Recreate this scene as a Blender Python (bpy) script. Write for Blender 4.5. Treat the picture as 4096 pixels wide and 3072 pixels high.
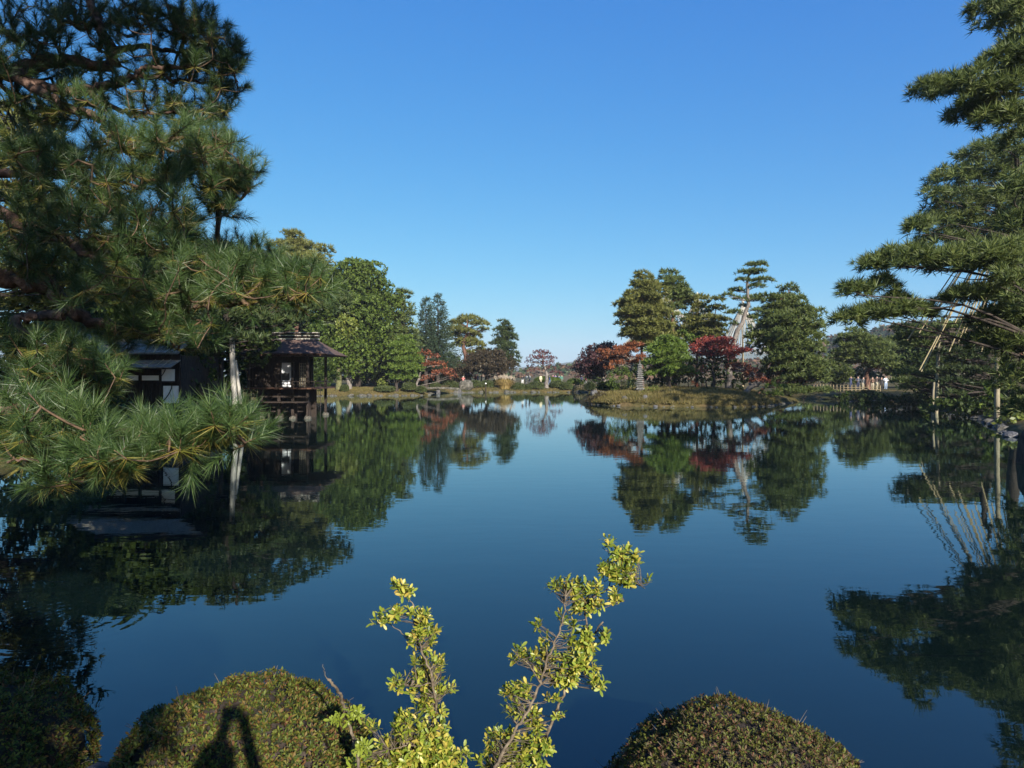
import bpy, bmesh, math, random
import numpy as np
from mathutils import Vector, Matrix

for o in list(bpy.data.objects):
    bpy.data.objects.remove(o, do_unlink=True)
SC = bpy.context.scene
COL = SC.collection
R = math.radians

# ------------------------------------------------------------------ camera
# a wide lens held level, 2.6 m above the pond
CAMZ, F, CX, HY = 2.6, 2728.0, 2048.0, 1506.0
cam = bpy.data.cameras.new('camera')
cam.sensor_width = 36.0
cam.lens = 36.0 * F / 4096.0
cam.shift_y = -(1536.0 - HY) / 4096.0
cam.clip_start, cam.clip_end = 0.02, 30000.0
camo = bpy.data.objects.new('camera', cam)
COL.objects.link(camo)
camo.location = (0, 0, CAMZ)
camo.rotation_euler = (R(90), 0, 0)
SC.camera = camo

# ------------------------------------------------------------------ sky and sun
SUN_TO = Vector((0.402, -1.0, 0.475)).normalized()        # towards the sun: behind the viewer, to the right
SUN_EL = math.asin(SUN_TO.z)
SUN_ROT = math.atan2(SUN_TO.x, SUN_TO.y)
world = bpy.data.worlds.new('World')
SC.world = world
world.use_nodes = True
wn = world.node_tree.nodes
wn.clear()
wo = wn.new('ShaderNodeOutputWorld')
bg = wn.new('ShaderNodeBackground')
sky = wn.new('ShaderNodeTexSky')
sky.sky_type = 'NISHITA'
sky.sun_disc = False
sky.sun_elevation = SUN_EL
sky.sun_rotation = SUN_ROT
sky.altitude = 0.0
sky.air_density = 1.0
sky.dust_density = 0.4
sky.ozone_density = 6.0
bg.inputs['Strength'].default_value = 0.055
# the camera's colour response to the sky, the same all over the dome
wsep = wn.new('ShaderNodeSeparateColor'); wcom = wn.new('ShaderNodeCombineColor')
world.node_tree.links.new(sky.outputs[0], wsep.inputs[0])
for k_, (gain_, gam_) in enumerate(((.483, 1.35), (1.36, .82), (3.78, .34))):
    p_ = wn.new('ShaderNodeMath'); p_.operation = 'POWER'; p_.inputs[1].default_value = gam_
    m_ = wn.new('ShaderNodeMath'); m_.operation = 'MULTIPLY'; m_.inputs[1].default_value = gain_
    world.node_tree.links.new(wsep.outputs[k_], p_.inputs[0]); world.node_tree.links.new(p_.outputs[0], m_.inputs[0])
    world.node_tree.links.new(m_.outputs[0], wcom.inputs[k_])
world.node_tree.links.new(wcom.outputs[0], bg.inputs[0])
world.node_tree.links.new(bg.outputs[0], wo.inputs[0])

sl = bpy.data.lights.new('sun', 'SUN')
sl.energy = 5.0
sl.angle = R(0.53)
sl.color = (1.0, 0.93, 0.82)
so = bpy.data.objects.new('sun', sl)
COL.objects.link(so)
so.location = SUN_TO * 60
so.rotation_euler = (-SUN_TO).to_track_quat('-Z', 'Y').to_euler()

SC.view_settings.view_transform = 'Standard'
SC.view_settings.look = 'None'
SC.view_settings.exposure = 1.18
SC.view_settings.gamma = 1.0
SC.view_settings.use_curve_mapping = False
SC.cycles.max_bounces = 6
SC.cycles.diffuse_bounces = 3
SC.cycles.glossy_bounces = 3
SC.cycles.transmission_bounces = 3
SC.cycles.volume_bounces = 0
SC.cycles.transparent_max_bounces = 4
SC.cycles.caustics_reflective = False
SC.cycles.caustics_refractive = False

# ------------------------------------------------------------------ helpers
def P(px, py, Y):
    """a picture position at a distance of Y metres, as a place in the garden"""
    return np.array([(px - CX) / F * Y, Y, CAMZ - (py - HY) / F * Y])

def D(px, py, Y):
    return P(px * 1.8517, py * 1.8517, Y)

def ZF(x0, y0, s):
    def f(px, py, Y): return P(x0 + px / s, y0 + py / s, Y)
    f.sc = 1.0 / s
    return f
P.sc, D.sc = 1.0, 1.8517

def link(o, parent=None):
    COL.objects.link(o)
    if parent is not None:
        o.parent = parent
    return o

def tag(o, label=None, cat=None, group=None, kind=None):
    if label: o['label'] = label
    if cat: o['category'] = cat
    if group: o['group'] = group
    if kind: o['kind'] = kind
    return o

def empty(name, loc, label, cat, group=None, rz=0.0):
    o = bpy.data.objects.new(name, None)
    o.empty_display_size = 0.2
    o.location = loc
    o.rotation_euler = (0, 0, rz)
    link(o)
    return tag(o, label, cat, group)

TRIS = [0]
def raw_mesh(name, V, Fc, mats, midx=None, smooth=False):
    V = np.ascontiguousarray(V, dtype=np.float32)
    Fc = np.ascontiguousarray(Fc, dtype=np.int32)
    me = bpy.data.meshes.new(name)
    nf, k = Fc.shape
    me.vertices.add(len(V)); me.vertices.foreach_set('co', V.ravel())
    me.loops.add(nf * k); me.loops.foreach_set('vertex_index', Fc.ravel())
    me.polygons.add(nf); me.polygons.foreach_set('loop_start', np.arange(0, nf * k, k, dtype=np.int32))
    if not isinstance(mats, (list, tuple)): mats = [mats]
    for m in mats: me.materials.append(m)
    if midx is not None: me.polygons.foreach_set('material_index', np.ascontiguousarray(midx, dtype=np.int32))
    me.polygons.foreach_set('use_smooth', np.full(nf, smooth, dtype=bool))
    me.update(calc_edges=True)
    TRIS[0] += nf * (k - 2)
    return me

class MB:
    """collects triangles; build() links them as one mesh object"""
    def __init__(s): s.V, s.F, s.M, s.n = [], [], [], 0
    def add(s, V, Fc, m=0):
        V = np.asarray(V, dtype=np.float64); Fc = np.asarray(Fc, dtype=np.int64)
        if len(Fc) == 0: return s
        if Fc.shape[1] == 4: Fc = np.concatenate([Fc[:, [0, 1, 2]], Fc[:, [0, 2, 3]]])
        s.V.append(V); s.F.append(Fc + s.n); s.M.append(np.full(len(Fc), m)); s.n += len(V)
        return s
    def box(s, x0, x1, y0, y1, z0, z1, m=0):
        V = [(x, y, z) for z in (z0, z1) for y in (y0, y1) for x in (x0, x1)]
        return s.add(V, [(0, 2, 3, 1), (4, 5, 7, 6), (0, 1, 5, 4), (2, 6, 7, 3), (0, 4, 6, 2), (1, 3, 7, 5)], m)
    def tube(s, pts, rad, sides=6, m=0, cap=True):
        pts = np.asarray(pts, float); n = len(pts)
        rad = np.atleast_1d(np.asarray(rad, float)); rad = np.interp(np.linspace(0, 1, n), np.linspace(0, 1, len(rad)), rad) if len(rad) > 1 else np.full(n, rad[0])
        t = np.gradient(pts, axis=0); t /= np.linalg.norm(t, axis=1)[:, None] + 1e-9
        ref = np.array([0.31, 0.17, 0.94]) if abs(t[0][2]) < 0.8 else np.array([0.95, 0.2, 0.1])
        u = np.cross(t, ref); u /= np.linalg.norm(u, axis=1)[:, None] + 1e-9
        v = np.cross(t, u)
        a = np.linspace(0, 2 * math.pi, sides, endpoint=False)
        ring = np.cos(a)[None, :, None] * u[:, None, :] + np.sin(a)[None, :, None] * v[:, None, :]
        V = (pts[:, None, :] + ring * rad[:, None, None]).reshape(-1, 3)
        i = np.arange(n - 1)[:, None] * sides; j = np.arange(sides)[None, :]; j2 = (j + 1) % sides
        Q = np.stack([i + j, i + j2, i + sides + j2, i + sides + j], -1).reshape(-1, 4)
        s.add(V, Q, m)
        if cap:
            for k in (0, n - 1):
                c = pts[k]; b = s.n
                rr = V[k * sides:(k + 1) * sides]
                s.add(np.vstack([rr, c]), [(q, (q + 1) % sides, sides) for q in range(sides)], m)
        return s
    def arrays(s): return np.concatenate(s.V), np.concatenate(s.F), np.concatenate(s.M)
    def mesh(s, name, mats, smooth=False):
        V, Fc, M = s.arrays()
        return raw_mesh(name, V, Fc, mats, M, smooth)
    def build(s, name, mats, parent=None, smooth=False, off=(0, 0, 0)):
        V, Fc, M = s.arrays()
        me = raw_mesh(name, V - np.asarray(off, float), Fc, mats, M, smooth)
        return link(bpy.data.objects.new(name, me), parent)

def smooth_path(pts, n=4):
    """Catmull-Rom through points (any width of row)"""
    p = np.asarray(pts, float)
    if len(p) < 3: 
        t = np.linspace(0, 1, n + 1)[:, None]
        return p[0] + (p[-1] - p[0]) * t
    q = np.vstack([2 * p[0] - p[1], p, 2 * p[-1] - p[-2]])
    out = []
    for i in range(1, len(q) - 2):
        for t in np.linspace(0, 1, n, endpoint=False):
            a, b, c, d = q[i - 1], q[i], q[i + 1], q[i + 2]
            out.append(0.5 * ((2 * b) + (c - a) * t + (2 * a - 5 * b + 4 * c - d) * t * t + (3 * b - a - 3 * c + d) * t ** 3))
    out.append(p[-1])
    return np.array(out)

# ------------------------------------------------------------------ materials
def new_mat(name):
    m = bpy.data.materials.new(name); m.use_nodes = True
    nt = m.node_tree; b = nt.nodes['Principled BSDF']
    return m, nt, b

def ramp(nt, fac, stops):
    r = nt.nodes.new('ShaderNodeValToRGB')
    e = r.color_ramp.elements
    while len(e) < len(stops): e.new(0.5)
    for k, (p, c) in enumerate(stops):
        e[k].position = p; e[k].color = (*c, 1)
    nt.links.new(fac, r.inputs[0])
    return r.outputs[0]

def noise(nt, scale, detail=3.0, rough=0.55, vec=None, stretch=None):
    n = nt.nodes.new('ShaderNodeTexNoise')
    n.inputs['Scale'].default_value = scale; n.inputs['Detail'].default_value = detail; n.inputs['Roughness'].default_value = rough
    if vec is None:
        tc = nt.nodes.new('ShaderNodeTexCoord'); vec = tc.outputs['Object']
    if stretch:
        mp = nt.nodes.new('ShaderNodeMapping'); mp.inputs['Scale'].default_value = stretch
        nt.links.new(vec, mp.inputs[0]); vec = mp.outputs[0]
    nt.links.new(vec, n.inputs['Vector'])
    return n.outputs['Fac']

def bump(nt, b, h, dist, strength=1.0):
    bp = nt.nodes.new('ShaderNodeBump'); bp.inputs['Distance'].default_value = dist; bp.inputs['Strength'].default_value = strength
    nt.links.new(h, bp.inputs['Height']); nt.links.new(bp.outputs[0], b.inputs['Normal'])

def leaf_mat(name, cols, nscale=0.6, rough=0.55, spec=0.3, transl=0.25, mixn=0.5):
    """cols: dark..light leaf colours, picked leaf by leaf and patch by patch"""
    m, nt, b = new_mat(name)
    g = nt.nodes.new('ShaderNodeNewGeometry')
    n = noise(nt, nscale, 2.0)
    mx = nt.nodes.new('ShaderNodeMix'); mx.inputs['Factor'].default_value = mixn
    nt.links.new(g.outputs['Random Per Island'], mx.inputs['A']); nt.links.new(n, mx.inputs['B'])
    k = len(cols)
    c = ramp(nt, mx.outputs['Result'], [(0.12 + 0.76 * i / max(1, k - 1), cc) for i, cc in enumerate(cols)])
    nt.links.new(c, b.inputs['Base Color'])
    b.inputs['Roughness'].default_value = rough
    b.inputs['Specular IOR Level'].default_value = spec
    if transl > 0:
        tr = nt.nodes.new('ShaderNodeBsdfTranslucent'); nt.links.new(c, tr.inputs['Color'])
        ms = nt.nodes.new('ShaderNodeMixShader'); ms.inputs[0].default_value = transl
        nt.links.new(b.outputs[0], ms.inputs[1]); nt.links.new(tr.outputs[0], ms.inputs[2])
        nt.links.new(ms.outputs[0], nt.nodes['Material Output'].inputs[0])
    return m

def solid_mat(name, cols, nscale=6.0, rough=0.8, bumpd=0.01, stretch=None, spec=0.3, detail=5.0):
    m, nt, b = new_mat(name)
    n = noise(nt, nscale, detail, 0.6, stretch=stretch)
    k = len(cols)
    c = ramp(nt, n, [(0.3 + 0.4 * i / max(1, k - 1), cc) for i, cc in enumerate(cols)])
    nt.links.new(c, b.inputs['Base Color'])
    b.inputs['Roughness'].default_value = rough
    b.inputs['Specular IOR Level'].default_value = spec
    if bumpd: bump(nt, b, n, bumpd)
    return m

def plain_mat(name, c, rough=0.8):
    m, nt, b = new_mat(name)
    n = noise(nt, 9.0, 3.0)
    cc = ramp(nt, n, [(0.3, tuple(v * 0.85 for v in c)), (0.7, c)])
    nt.links.new(cc, b.inputs['Base Color'])
    b.inputs['Roughness'].default_value = rough
    return m

M = {}
M['pine'] = leaf_mat('pine_needles', [(.03, .048, .014), (.082, .112, .028), (.15, .17, .045)])
M['pine_y'] = leaf_mat('pine_needles_yellowish', [(.05, .06, .014), (.12, .13, .03), (.2, .19, .05)])
M['pine_b'] = leaf_mat('pine_needles_bright', [(.035, .065, .01), (.09, .145, .02), (.165, .205, .035)])
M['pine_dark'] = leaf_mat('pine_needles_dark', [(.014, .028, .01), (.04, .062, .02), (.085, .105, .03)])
M['near'] = leaf_mat('long_needles', [(.009, .024, .007), (.034, .066, .017), (.09, .13, .036)], nscale=1.6, rough=0.45, spec=0.4, transl=0.12)
M['near_old'] = leaf_mat('old_needles', [(.045, .055, .01), (.11, .115, .018), (.19, .17, .032), (.20, .10, .03)], nscale=3.0, rough=0.45, spec=0.45, transl=0.12)
M['spruce'] = leaf_mat('fir_needles', [(.012, .028, .015), (.034, .058, .028), (.072, .095, .045)])
M['leaf'] = leaf_mat('evergreen_leaves', [(.02, .036, .006), (.06, .094, .013), (.125, .165, .024)], rough=0.6, spec=0.25)
M['leaf_y'] = leaf_mat('yellowish_leaves', [(.06, .085, .015), (.12, .15, .025), (.2, .21, .04)], rough=0.45, spec=0.4)
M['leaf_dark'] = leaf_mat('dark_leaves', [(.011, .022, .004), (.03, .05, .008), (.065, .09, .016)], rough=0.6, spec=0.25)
M['maple_red'] = leaf_mat('red_maple_leaves', [(.07, .014, .011), (.18, .032, .024), (.30, .07, .045)], nscale=0.9)
M['maple_rust'] = leaf_mat('rust_maple_leaves', [(.08, .026, .013), (.18, .055, .026), (.27, .10, .042)], nscale=0.9)
M['maple_orange'] = leaf_mat('orange_maple_leaves', [(.09, .028, .012), (.185, .062, .024), (.28, .105, .04)], nscale=0.9)
M['maple_dark'] = leaf_mat('dark_red_maple_leaves', [(.045, .014, .013), (.105, .03, .028), (.18, .052, .045)], nscale=0.9)
M['maple_purple'] = leaf_mat('purple_maple_leaves', [(.024, .014, .015), (.055, .026, .028), (.105, .04, .042)], nscale=0.9)
M['maple_brown'] = leaf_mat('bronze_maple_leaves', [(.02, .017, .009), (.045, .034, .017), (.08, .055, .028)], nscale=0.9)
M['hedge'] = leaf_mat('clipped_leaves', [(.02, .034, .01), (.05, .068, .018), (.095, .105, .03)])
M['azalea'] = leaf_mat('azalea_leaves', [(.075, .02, .012), (.02, .03, .007), (.045, .065, .01), (.08, .10, .014), (.12, .125, .02), (.12, .055, .02), (.10, .10, .018)], nscale=4.5, rough=0.55, spec=0.2, transl=0.2, mixn=0.3)
M['azalea_brown'] = leaf_mat('azalea_leaves_browned', [(.06, .025, .015), (.03, .034, .009), (.065, .075, .012), (.10, .11, .018), (.09, .055, .03), (.13, .05, .025)], nscale=5.0, rough=0.55, spec=0.2, transl=0.15, mixn=0.3)
M['rhodo'] = leaf_mat('rhododendron_leaves', [(.05, .085, .01), (.12, .165, .018), (.22, .25, .03), (.34, .31, .05), (.30, .20, .04)], nscale=5.0, rough=0.42, spec=0.4, transl=0.22, mixn=0.35)
M['pampas'] = leaf_mat('dry_grass_blades', [(.14, .12, .03), (.30, .21, .07), (.42, .31, .13)], nscale=0.8)
M['plume'] = leaf_mat('grass_plumes', [(.38, .30, .22), (.50, .42, .32), (.6, .53, .43)], nscale=0.8)
M['grass'] = leaf_mat('short_grass', [(.06, .065, .016), (.15, .125, .038), (.26, .19, .075)], nscale=0.45)
M['bark'] = solid_mat('dark_bark', [(.012, .010, .008), (.034, .026, .021), (.07, .054, .043)], 9.0, 0.9, 0.03, (1, 1, .35))
M['bark_red'] = solid_mat('red_pine_bark', [(.03, .018, .013), (.10, .05, .034), (.19, .10, .07)], 7.0, 0.85, 0.03, (1, 1, .4))
M['bark_grey'] = solid_mat('grey_bark', [(.06, .05, .042), (.145, .125, .108), (.25, .22, .195)], 7.0, 0.85, 0.02, (1, 1, .4))
M['bark_near'] = solid_mat('flaky_pine_bark', [(.02, .014, .011), (.085, .05, .038), (.24, .15, .115)], 16.0, 0.85, 0.02, (1, 1, 1))
M['twig'] = solid_mat('young_twigs', [(.03, .02, .014), (.08, .05, .03), (.15, .095, .055)], 25.0, 0.8, 0.004)
M['stem'] = solid_mat('shrub_stems', [(.045, .034, .024), (.115, .088, .06), (.2, .16, .115)], 40.0, 0.8, 0.004)
M['moss_bark'] = solid_mat('mossy_bark', [(.05, .045, .02), (.10, .10, .04), (.16, .15, .08)], 5.0, 0.9, 0.03)
M['stone'] = solid_mat('grey_stone', [(.03, .028, .022), (.075, .07, .056), (.17, .155, .13)], 4.0, 0.85, 0.03)
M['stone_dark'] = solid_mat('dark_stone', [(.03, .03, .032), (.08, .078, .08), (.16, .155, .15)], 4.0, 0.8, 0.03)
M['stone_lichen'] = solid_mat('lichened_stone', [(.04, .04, .036), (.10, .098, .09), (.2, .195, .18)], 5.0, 0.85, 0.02)
M['wood_dark'] = solid_mat('blackened_wood', [(.012, .010, .009), (.03, .023, .019), (.055, .042, .034)], 5.0, 0.8, 0.004, (6, 6, .6), .1)
M['wood_brown'] = solid_mat('brown_wood', [(.035, .018, .011), (.075, .036, .021), (.13, .065, .04)], 5.0, 0.7, 0.004, (6, 6, .6))
M['wood_pale'] = solid_mat('weathered_pole', [(.16, .15, .13), (.32, .30, .26), (.48, .45, .40)], 5.0, 0.8, 0.006, (5, 5, .5))
M['wood_tan'] = solid_mat('tan_pole', [(.10, .085, .055), (.2, .17, .11), (.3, .26, .175)], 5.0, 0.8, 0.006, (5, 5, .5))
M['bamboo'] = solid_mat('dry_bamboo', [(.17, .13, .07), (.28, .22, .125), (.36, .29, .18)], 4.0, 0.5, 0.0)
M['rope'] = solid_mat('straw_rope', [(.14, .11, .055), (.24, .195, .105), (.33, .28, .165)], 14.0, 0.85, 0.0)
M['rope_pale'] = solid_mat('pale_straw_rope', [(.26, .24, .2), (.36, .34, .29), (.45, .43, .37)], 10.0, 0.85, 0.0)
M['plaster'] = solid_mat('white_plaster', [(.62, .62, .60), (.74, .74, .72), (.80, .80, .78)], 2.0, 0.9, 0.002)
M['paper'] = solid_mat('shoji_paper', [(.66, .68, .70), (.76, .78, .80), (.82, .83, .84)], 2.0, 0.9, 0.0)
M['black'] = plain_mat('black_board', (.012, .012, .013), 0.6)
M['thatch'] = solid_mat('weathered_shingle', [(.10, .088, .07), (.18, .16, .13), (.30, .27, .22)], 6.0, 0.9, 0.02, (1, 4, 1))
M['bark_roof'] = solid_mat('bark_shingle', [(.055, .034, .026), (.105, .065, .05), (.16, .105, .085)], 7.0, 0.9, 0.015, (1, 5, 1))
M['skin'] = plain_mat('skin', (.46, .28, .2), 0.6)
M['hair'] = plain_mat('dark_hair', (.018, .014, .012), 0.5)
def cloth(name, c):
    if name not in M: M[name] = plain_mat(name, c, 0.85)
    return M[name]

# ------------------------------------------------------------------ the lie of the land
POND = np.array([(-13.5, 7.5), (-9, 4.9), (-3, 4.3), (0, 4.2), (3, 4.2), (8, 4.8), (13, 8), (14.6, 13), (15.4, 20), (22.6, 31), (26.6, 38),
                 (30.5, 45), (36, 58), (38.6, 68), (37.2, 75), (34, 80.5), (31, 92), (24, 106), (17, 111.5), (8, 112), (-1, 111),
                 (-6, 110), (-9, 107), (-13, 104.5), (-14.5, 99), (-11.5, 95), (-13, 92.5), (-20, 91), (-26, 91), (-30, 86), (-29, 75),
                 (-24, 62), (-18.5, 52), (-17, 45), (-16.8, 38), (-13.6, 33.6), (-13.2, 29.5), (-13.9, 26), (-14.7, 22), (-14.4, 17), (-14.2, 12)], float)
ISLE = np.array([(7.0, 64), (8.6, 60.2), (13.5, 57.6), (19, 57.4), (22.5, 59.6), (25.2, 64), (29.6, 70), (30, 77), (23, 83), (13, 83), (8.2, 76), (6.8, 70)], float)

def wiggly(poly, amp, seed):
    rs = np.random.RandomState(seed); out = []
    for a, b in zip(poly, np.roll(poly, -1, 0)):
        n = max(1, int(np.linalg.norm(b - a) / 2.2))
        for t in range(n):
            out.append(a + (b - a) * t / n + rs.normal(0, amp, 2) * (0.3 if t == 0 else 1))
    return np.array(out)
POND_W, ISLE_W = wiggly(POND, 0.16, 3), wiggly(ISLE, 0.14, 4)

def sdf(poly, x, y):
    """positive inside"""
    d = np.full(x.shape, 1e9); ins = np.zeros(x.shape, bool)
    for a, b in zip(poly, np.roll(poly, -1, 0)):
        e = b - a; wx, wy = x - a[0], y - a[1]
        t = np.clip((wx * e[0] + wy * e[1]) / (e @ e), 0, 1)
        d = np.minimum(d, (wx - t * e[0]) ** 2 + (wy - t * e[1]) ** 2)
        c = ((a[1] <= y) & (b[1] > y)) | ((b[1] <= y) & (a[1] > y))
        if c.any():
            xi = a[0] + (y - a[1]) / (b[1] - a[1] + 1e-12) * e[0]
            ins ^= c & (x < xi)
    return np.where(ins, 1, -1) * np.sqrt(d)

def ground(x, y):
    x = np.atleast_1d(np.asarray(x, float)); y = np.atleast_1d(np.asarray(y, float))
    dp, di = -sdf(POND_W, x, y), sdf(ISLE_W, x, y)
    far = np.clip((y - 80) / 40, 0, 1)
    lumps = 0.06 * np.sin(x * 1.3 + y * .7) * np.sin(y * 1.1 - x * .4) + 0.04 * np.sin(x * 2.9 + 1) * np.sin(y * 2.3)
    out = 0.10 + 0.78 * (1 - np.exp(-np.maximum(dp, 0) / 1.6)) + far * 0.35 * np.clip(dp / 8, 0, 1)
    isl = 0.14 + 0.45 * (1 - np.exp(-np.maximum(di, 0) / 0.9)) + 0.95 * (1 - np.exp(-np.maximum(di, 0) / 4.5))
    z = np.where(dp > 0, out + lumps * np.clip(dp / 2, 0, 1), np.where(di > 0, isl + lumps, -0.9 * (1 - np.exp(-np.minimum(-dp, -di) / 0.5)) - 0.02))
    return z

def gz(x, y): return float(ground(x, y)[0])

def axis(lo, hi, step, outer, grow=1.35):
    a = list(np.arange(lo, hi + step * .5, step)); s = step
    while a[-1] < outer[1]: s *= grow; a.append(a[-1] + s)
    s = step; b = [a[0]]
    while b[-1] > outer[0]: s *= grow; b.append(b[-1] - s)
    a[-1], b[-1] = outer[1], outer[0]
    return np.array(b[::-1][:-1] + a)
gx = axis(-45, 45, 0.65, (-4000, 4000)); gy = axis(-8, 122, 0.65, (-160, 3100))
GX, GY = np.meshgrid(gx, gy)
GZ = np.zeros(GX.shape)
near = (np.abs(GX) < 120) & (GY < 260)
GZ[near] = ground(GX[near], GY[near]); GZ[~near] = 1.2
nx_, ny_ = len(gx), len(gy)
ii = (np.arange(ny_ - 1)[:, None] * nx_ + np.arange(nx_ - 1)[None, :]).ravel()

def ground_material():
    m, nt, b = new_mat('moss_and_dry_grass')
    n1 = noise(nt, 0.35, 4.0); n2 = noise(nt, 3.0, 5.0); n3 = noise(nt, 22.0, 3.0)
    a = ramp(nt, n1, [(.36, (.06, .062, .02)), (.5, (.115, .095, .035)), (.64, (.19, .135, .06))])
    c = ramp(nt, n2, [(.3, (.30, .30, .26)), (.7, (1, 1, 1))])
    mx = nt.nodes.new('ShaderNodeMix'); mx.data_type = 'RGBA'; mx.blend_type = 'MULTIPLY'; mx.inputs['Factor'].default_value = .8
    nt.links.new(a, mx.inputs['A']); nt.links.new(c, mx.inputs['B'])
    nt.links.new(mx.outputs['Result'], b.inputs['Base Color'])
    b.inputs['Roughness'].default_value = 0.95; b.inputs['Specular IOR Level'].default_value = 0.15
    bump(nt, b, n3, 0.1)
    return m
gm = raw_mesh('ground', np.stack([GX, GY, GZ], -1).reshape(-1, 3), np.stack([ii, ii + 1, ii + nx_ + 1, ii + nx_], -1), ground_material(), smooth=True)
ground_o = tag(link(bpy.data.objects.new('ground', gm)), 'mossy garden ground with dry grass round the pond', kind='structure')

def water_material():
    m, nt, b = new_mat('pond_water')
    nt.nodes.remove(b)
    tc = nt.nodes.new('ShaderNodeTexCoord')
    hs = []
    for sc, st, w in ((0.9, (1, 2.2, 1), 1.0), (3.2, (1, 1.8, 1), 0.30), (0.12, (1, 1, 1), 1.2)):
        hs.append((noise(nt, sc, 2.0, 0.5, tc.outputs['Object'], st), w))
    # a ring of ripples spreading out near the left bank
    sx = nt.nodes.new('ShaderNodeVectorMath'); sx.operation = 'DISTANCE'; sx.inputs[1].default_value = (-4.72, 7.27, 0)
    nt.links.new(tc.outputs['Object'], sx.inputs[0])
    def mth(op, a, bb=None):
        n = nt.nodes.new('ShaderNodeMath'); n.operation = op
        for k, v in enumerate((a, bb)):
            if v is None: continue
            if isinstance(v, (int, float)): n.inputs[k].default_value = v
            else: nt.links.new(v, n.inputs[k])
        return n.outputs[0]
    d = sx.outputs['Value']
    ring = mth('MULTIPLY', mth('SINE', mth('MULTIPLY', d, 42.0)), mth('EXPONENT', mth('MULTIPLY', mth('POWER', mth('SUBTRACT', d, 0.62), 2.0), -9.0)))
    h = mth('MULTIPLY', mth('MULTIPLY', ring, hs[1][0]), 0.22)
    for o, w in hs: h = mth('ADD', h, mth('MULTIPLY', o, w))
    bp = nt.nodes.new('ShaderNodeBump'); bp.inputs['Distance'].default_value = 0.0018; bp.inputs['Strength'].default_value = 1.0
    nt.links.new(h, bp.inputs['Height'])
    fr = nt.nodes.new('ShaderNodeFresnel'); fr.inputs['IOR'].default_value = 1.6
    nt.links.new(bp.outputs[0], fr.inputs['Normal'])
    gl = nt.nodes.new('ShaderNodeBsdfGlossy'); gl.inputs['Roughness'].default_value = 0.012
    gl.inputs['Color'].default_value = (.88, .99, 1, 1)
    nt.links.new(bp.outputs[0], gl.inputs['Normal'])
    df = nt.nodes.new('ShaderNodeBsdfDiffuse')
    murk = ramp(nt, noise(nt, 0.25, 3.0, 0.5, tc.outputs['Object']), [(.3, (.002, .006, .006)), (.7, (.003, .0075, .0075))])
    nt.links.new(murk, df.inputs['Color'])
    ms = nt.nodes.new('ShaderNodeMixShader')
    nt.links.new(fr.outputs[0], ms.inputs[0]); nt.links.new(df.outputs[0], ms.inputs[1]); nt.links.new(gl.outputs[0], ms.inputs[2])
    nt.links.new(ms.outputs[0], nt.nodes['Material Output'].inputs[0])
    return m
wm = raw_mesh('pond_water', [(-36, 3.2, 0), (42, 3.2, 0), (42, 116, 0), (-36, 116, 0)], [(0, 1, 2, 3)], water_material())
tag(link(bpy.data.objects.new('pond_water', wm)), 'calm dark blue pond water mirroring trees and sky', kind='structure')

# ------------------------------------------------------------------ foliage templates and planting
def unit(v):
    v = np.asarray(v, float)
    return v / (np.linalg.norm(v, axis=-1, keepdims=True) + 1e-9)

def blades(n, seed, lo, hi, width, lmin=.75, lmax=1.1, base=0.12, axis_len=0.0):
    rs = np.random.RandomState(seed)
    th = rs.uniform(0, 2 * math.pi, n); t = rs.uniform(0, 1, n)
    ph = np.radians(lo + (hi - lo) * rs.uniform(0, 1, n) ** 0.8)
    d = np.stack([np.sin(ph) * np.cos(th), np.sin(ph) * np.sin(th), np.cos(ph)], -1)
    b0 = d * base; b0[:, 2] += t * axis_len
    L = rs.uniform(lmin, lmax, n)
    sdir = unit(np.cross(d, rs.normal(0, 1, (n, 3))))
    V = np.stack([b0 - sdir * width / 2, b0 + sdir * width / 2, b0 + d * L[:, None]], 1).reshape(-1, 3)
    return V, np.arange(3 * n).reshape(-1, 3)

def leaflets(n, seed, size, spread, flat=0.0):
    rs = np.random.RandomState(seed)
    c = unit(rs.normal(0, 1, (n, 3))) * (rs.uniform(0, 1, (n, 1)) ** .5) * spread
    nrm = unit(rs.normal(0, 1, (n, 3)) + np.array([0, 0, flat]))
    u = unit(np.cross(nrm, rs.normal(0, 1, (n, 3)))); v = np.cross(nrm, u)
    s = size * rs.uniform(.7, 1.25, (n, 1))
    V = np.stack([c - u * s, c - v * s * .55, c + u * s, c + v * s * .55], 1).reshape(-1, 3)
    i = np.arange(n)[:, None] * 4
    return V, np.concatenate([i + [0, 1, 2], i + [0, 2, 3]])

T_PINE = [blades(9, s, 8, 82, .25) for s in range(6)]
T_PINE_FINE = [blades(20, s + 20, 8, 88, .11) for s in range(6)]
T_LEAF = [leaflets(7, s + 40, .42, .66) for s in range(6)]
T_LEAF_FINE = [leaflets(9, s + 50, .26, .66) for s in range(6)]
T_MAPLE = [leaflets(8, s + 60, .34, .76, 1.4) for s in range(6)]
T_FIR = [blades(9, s + 80, 25, 70, .16, axis_len=.8, lmin=.45, lmax=.7) for s in range(6)]

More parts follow.
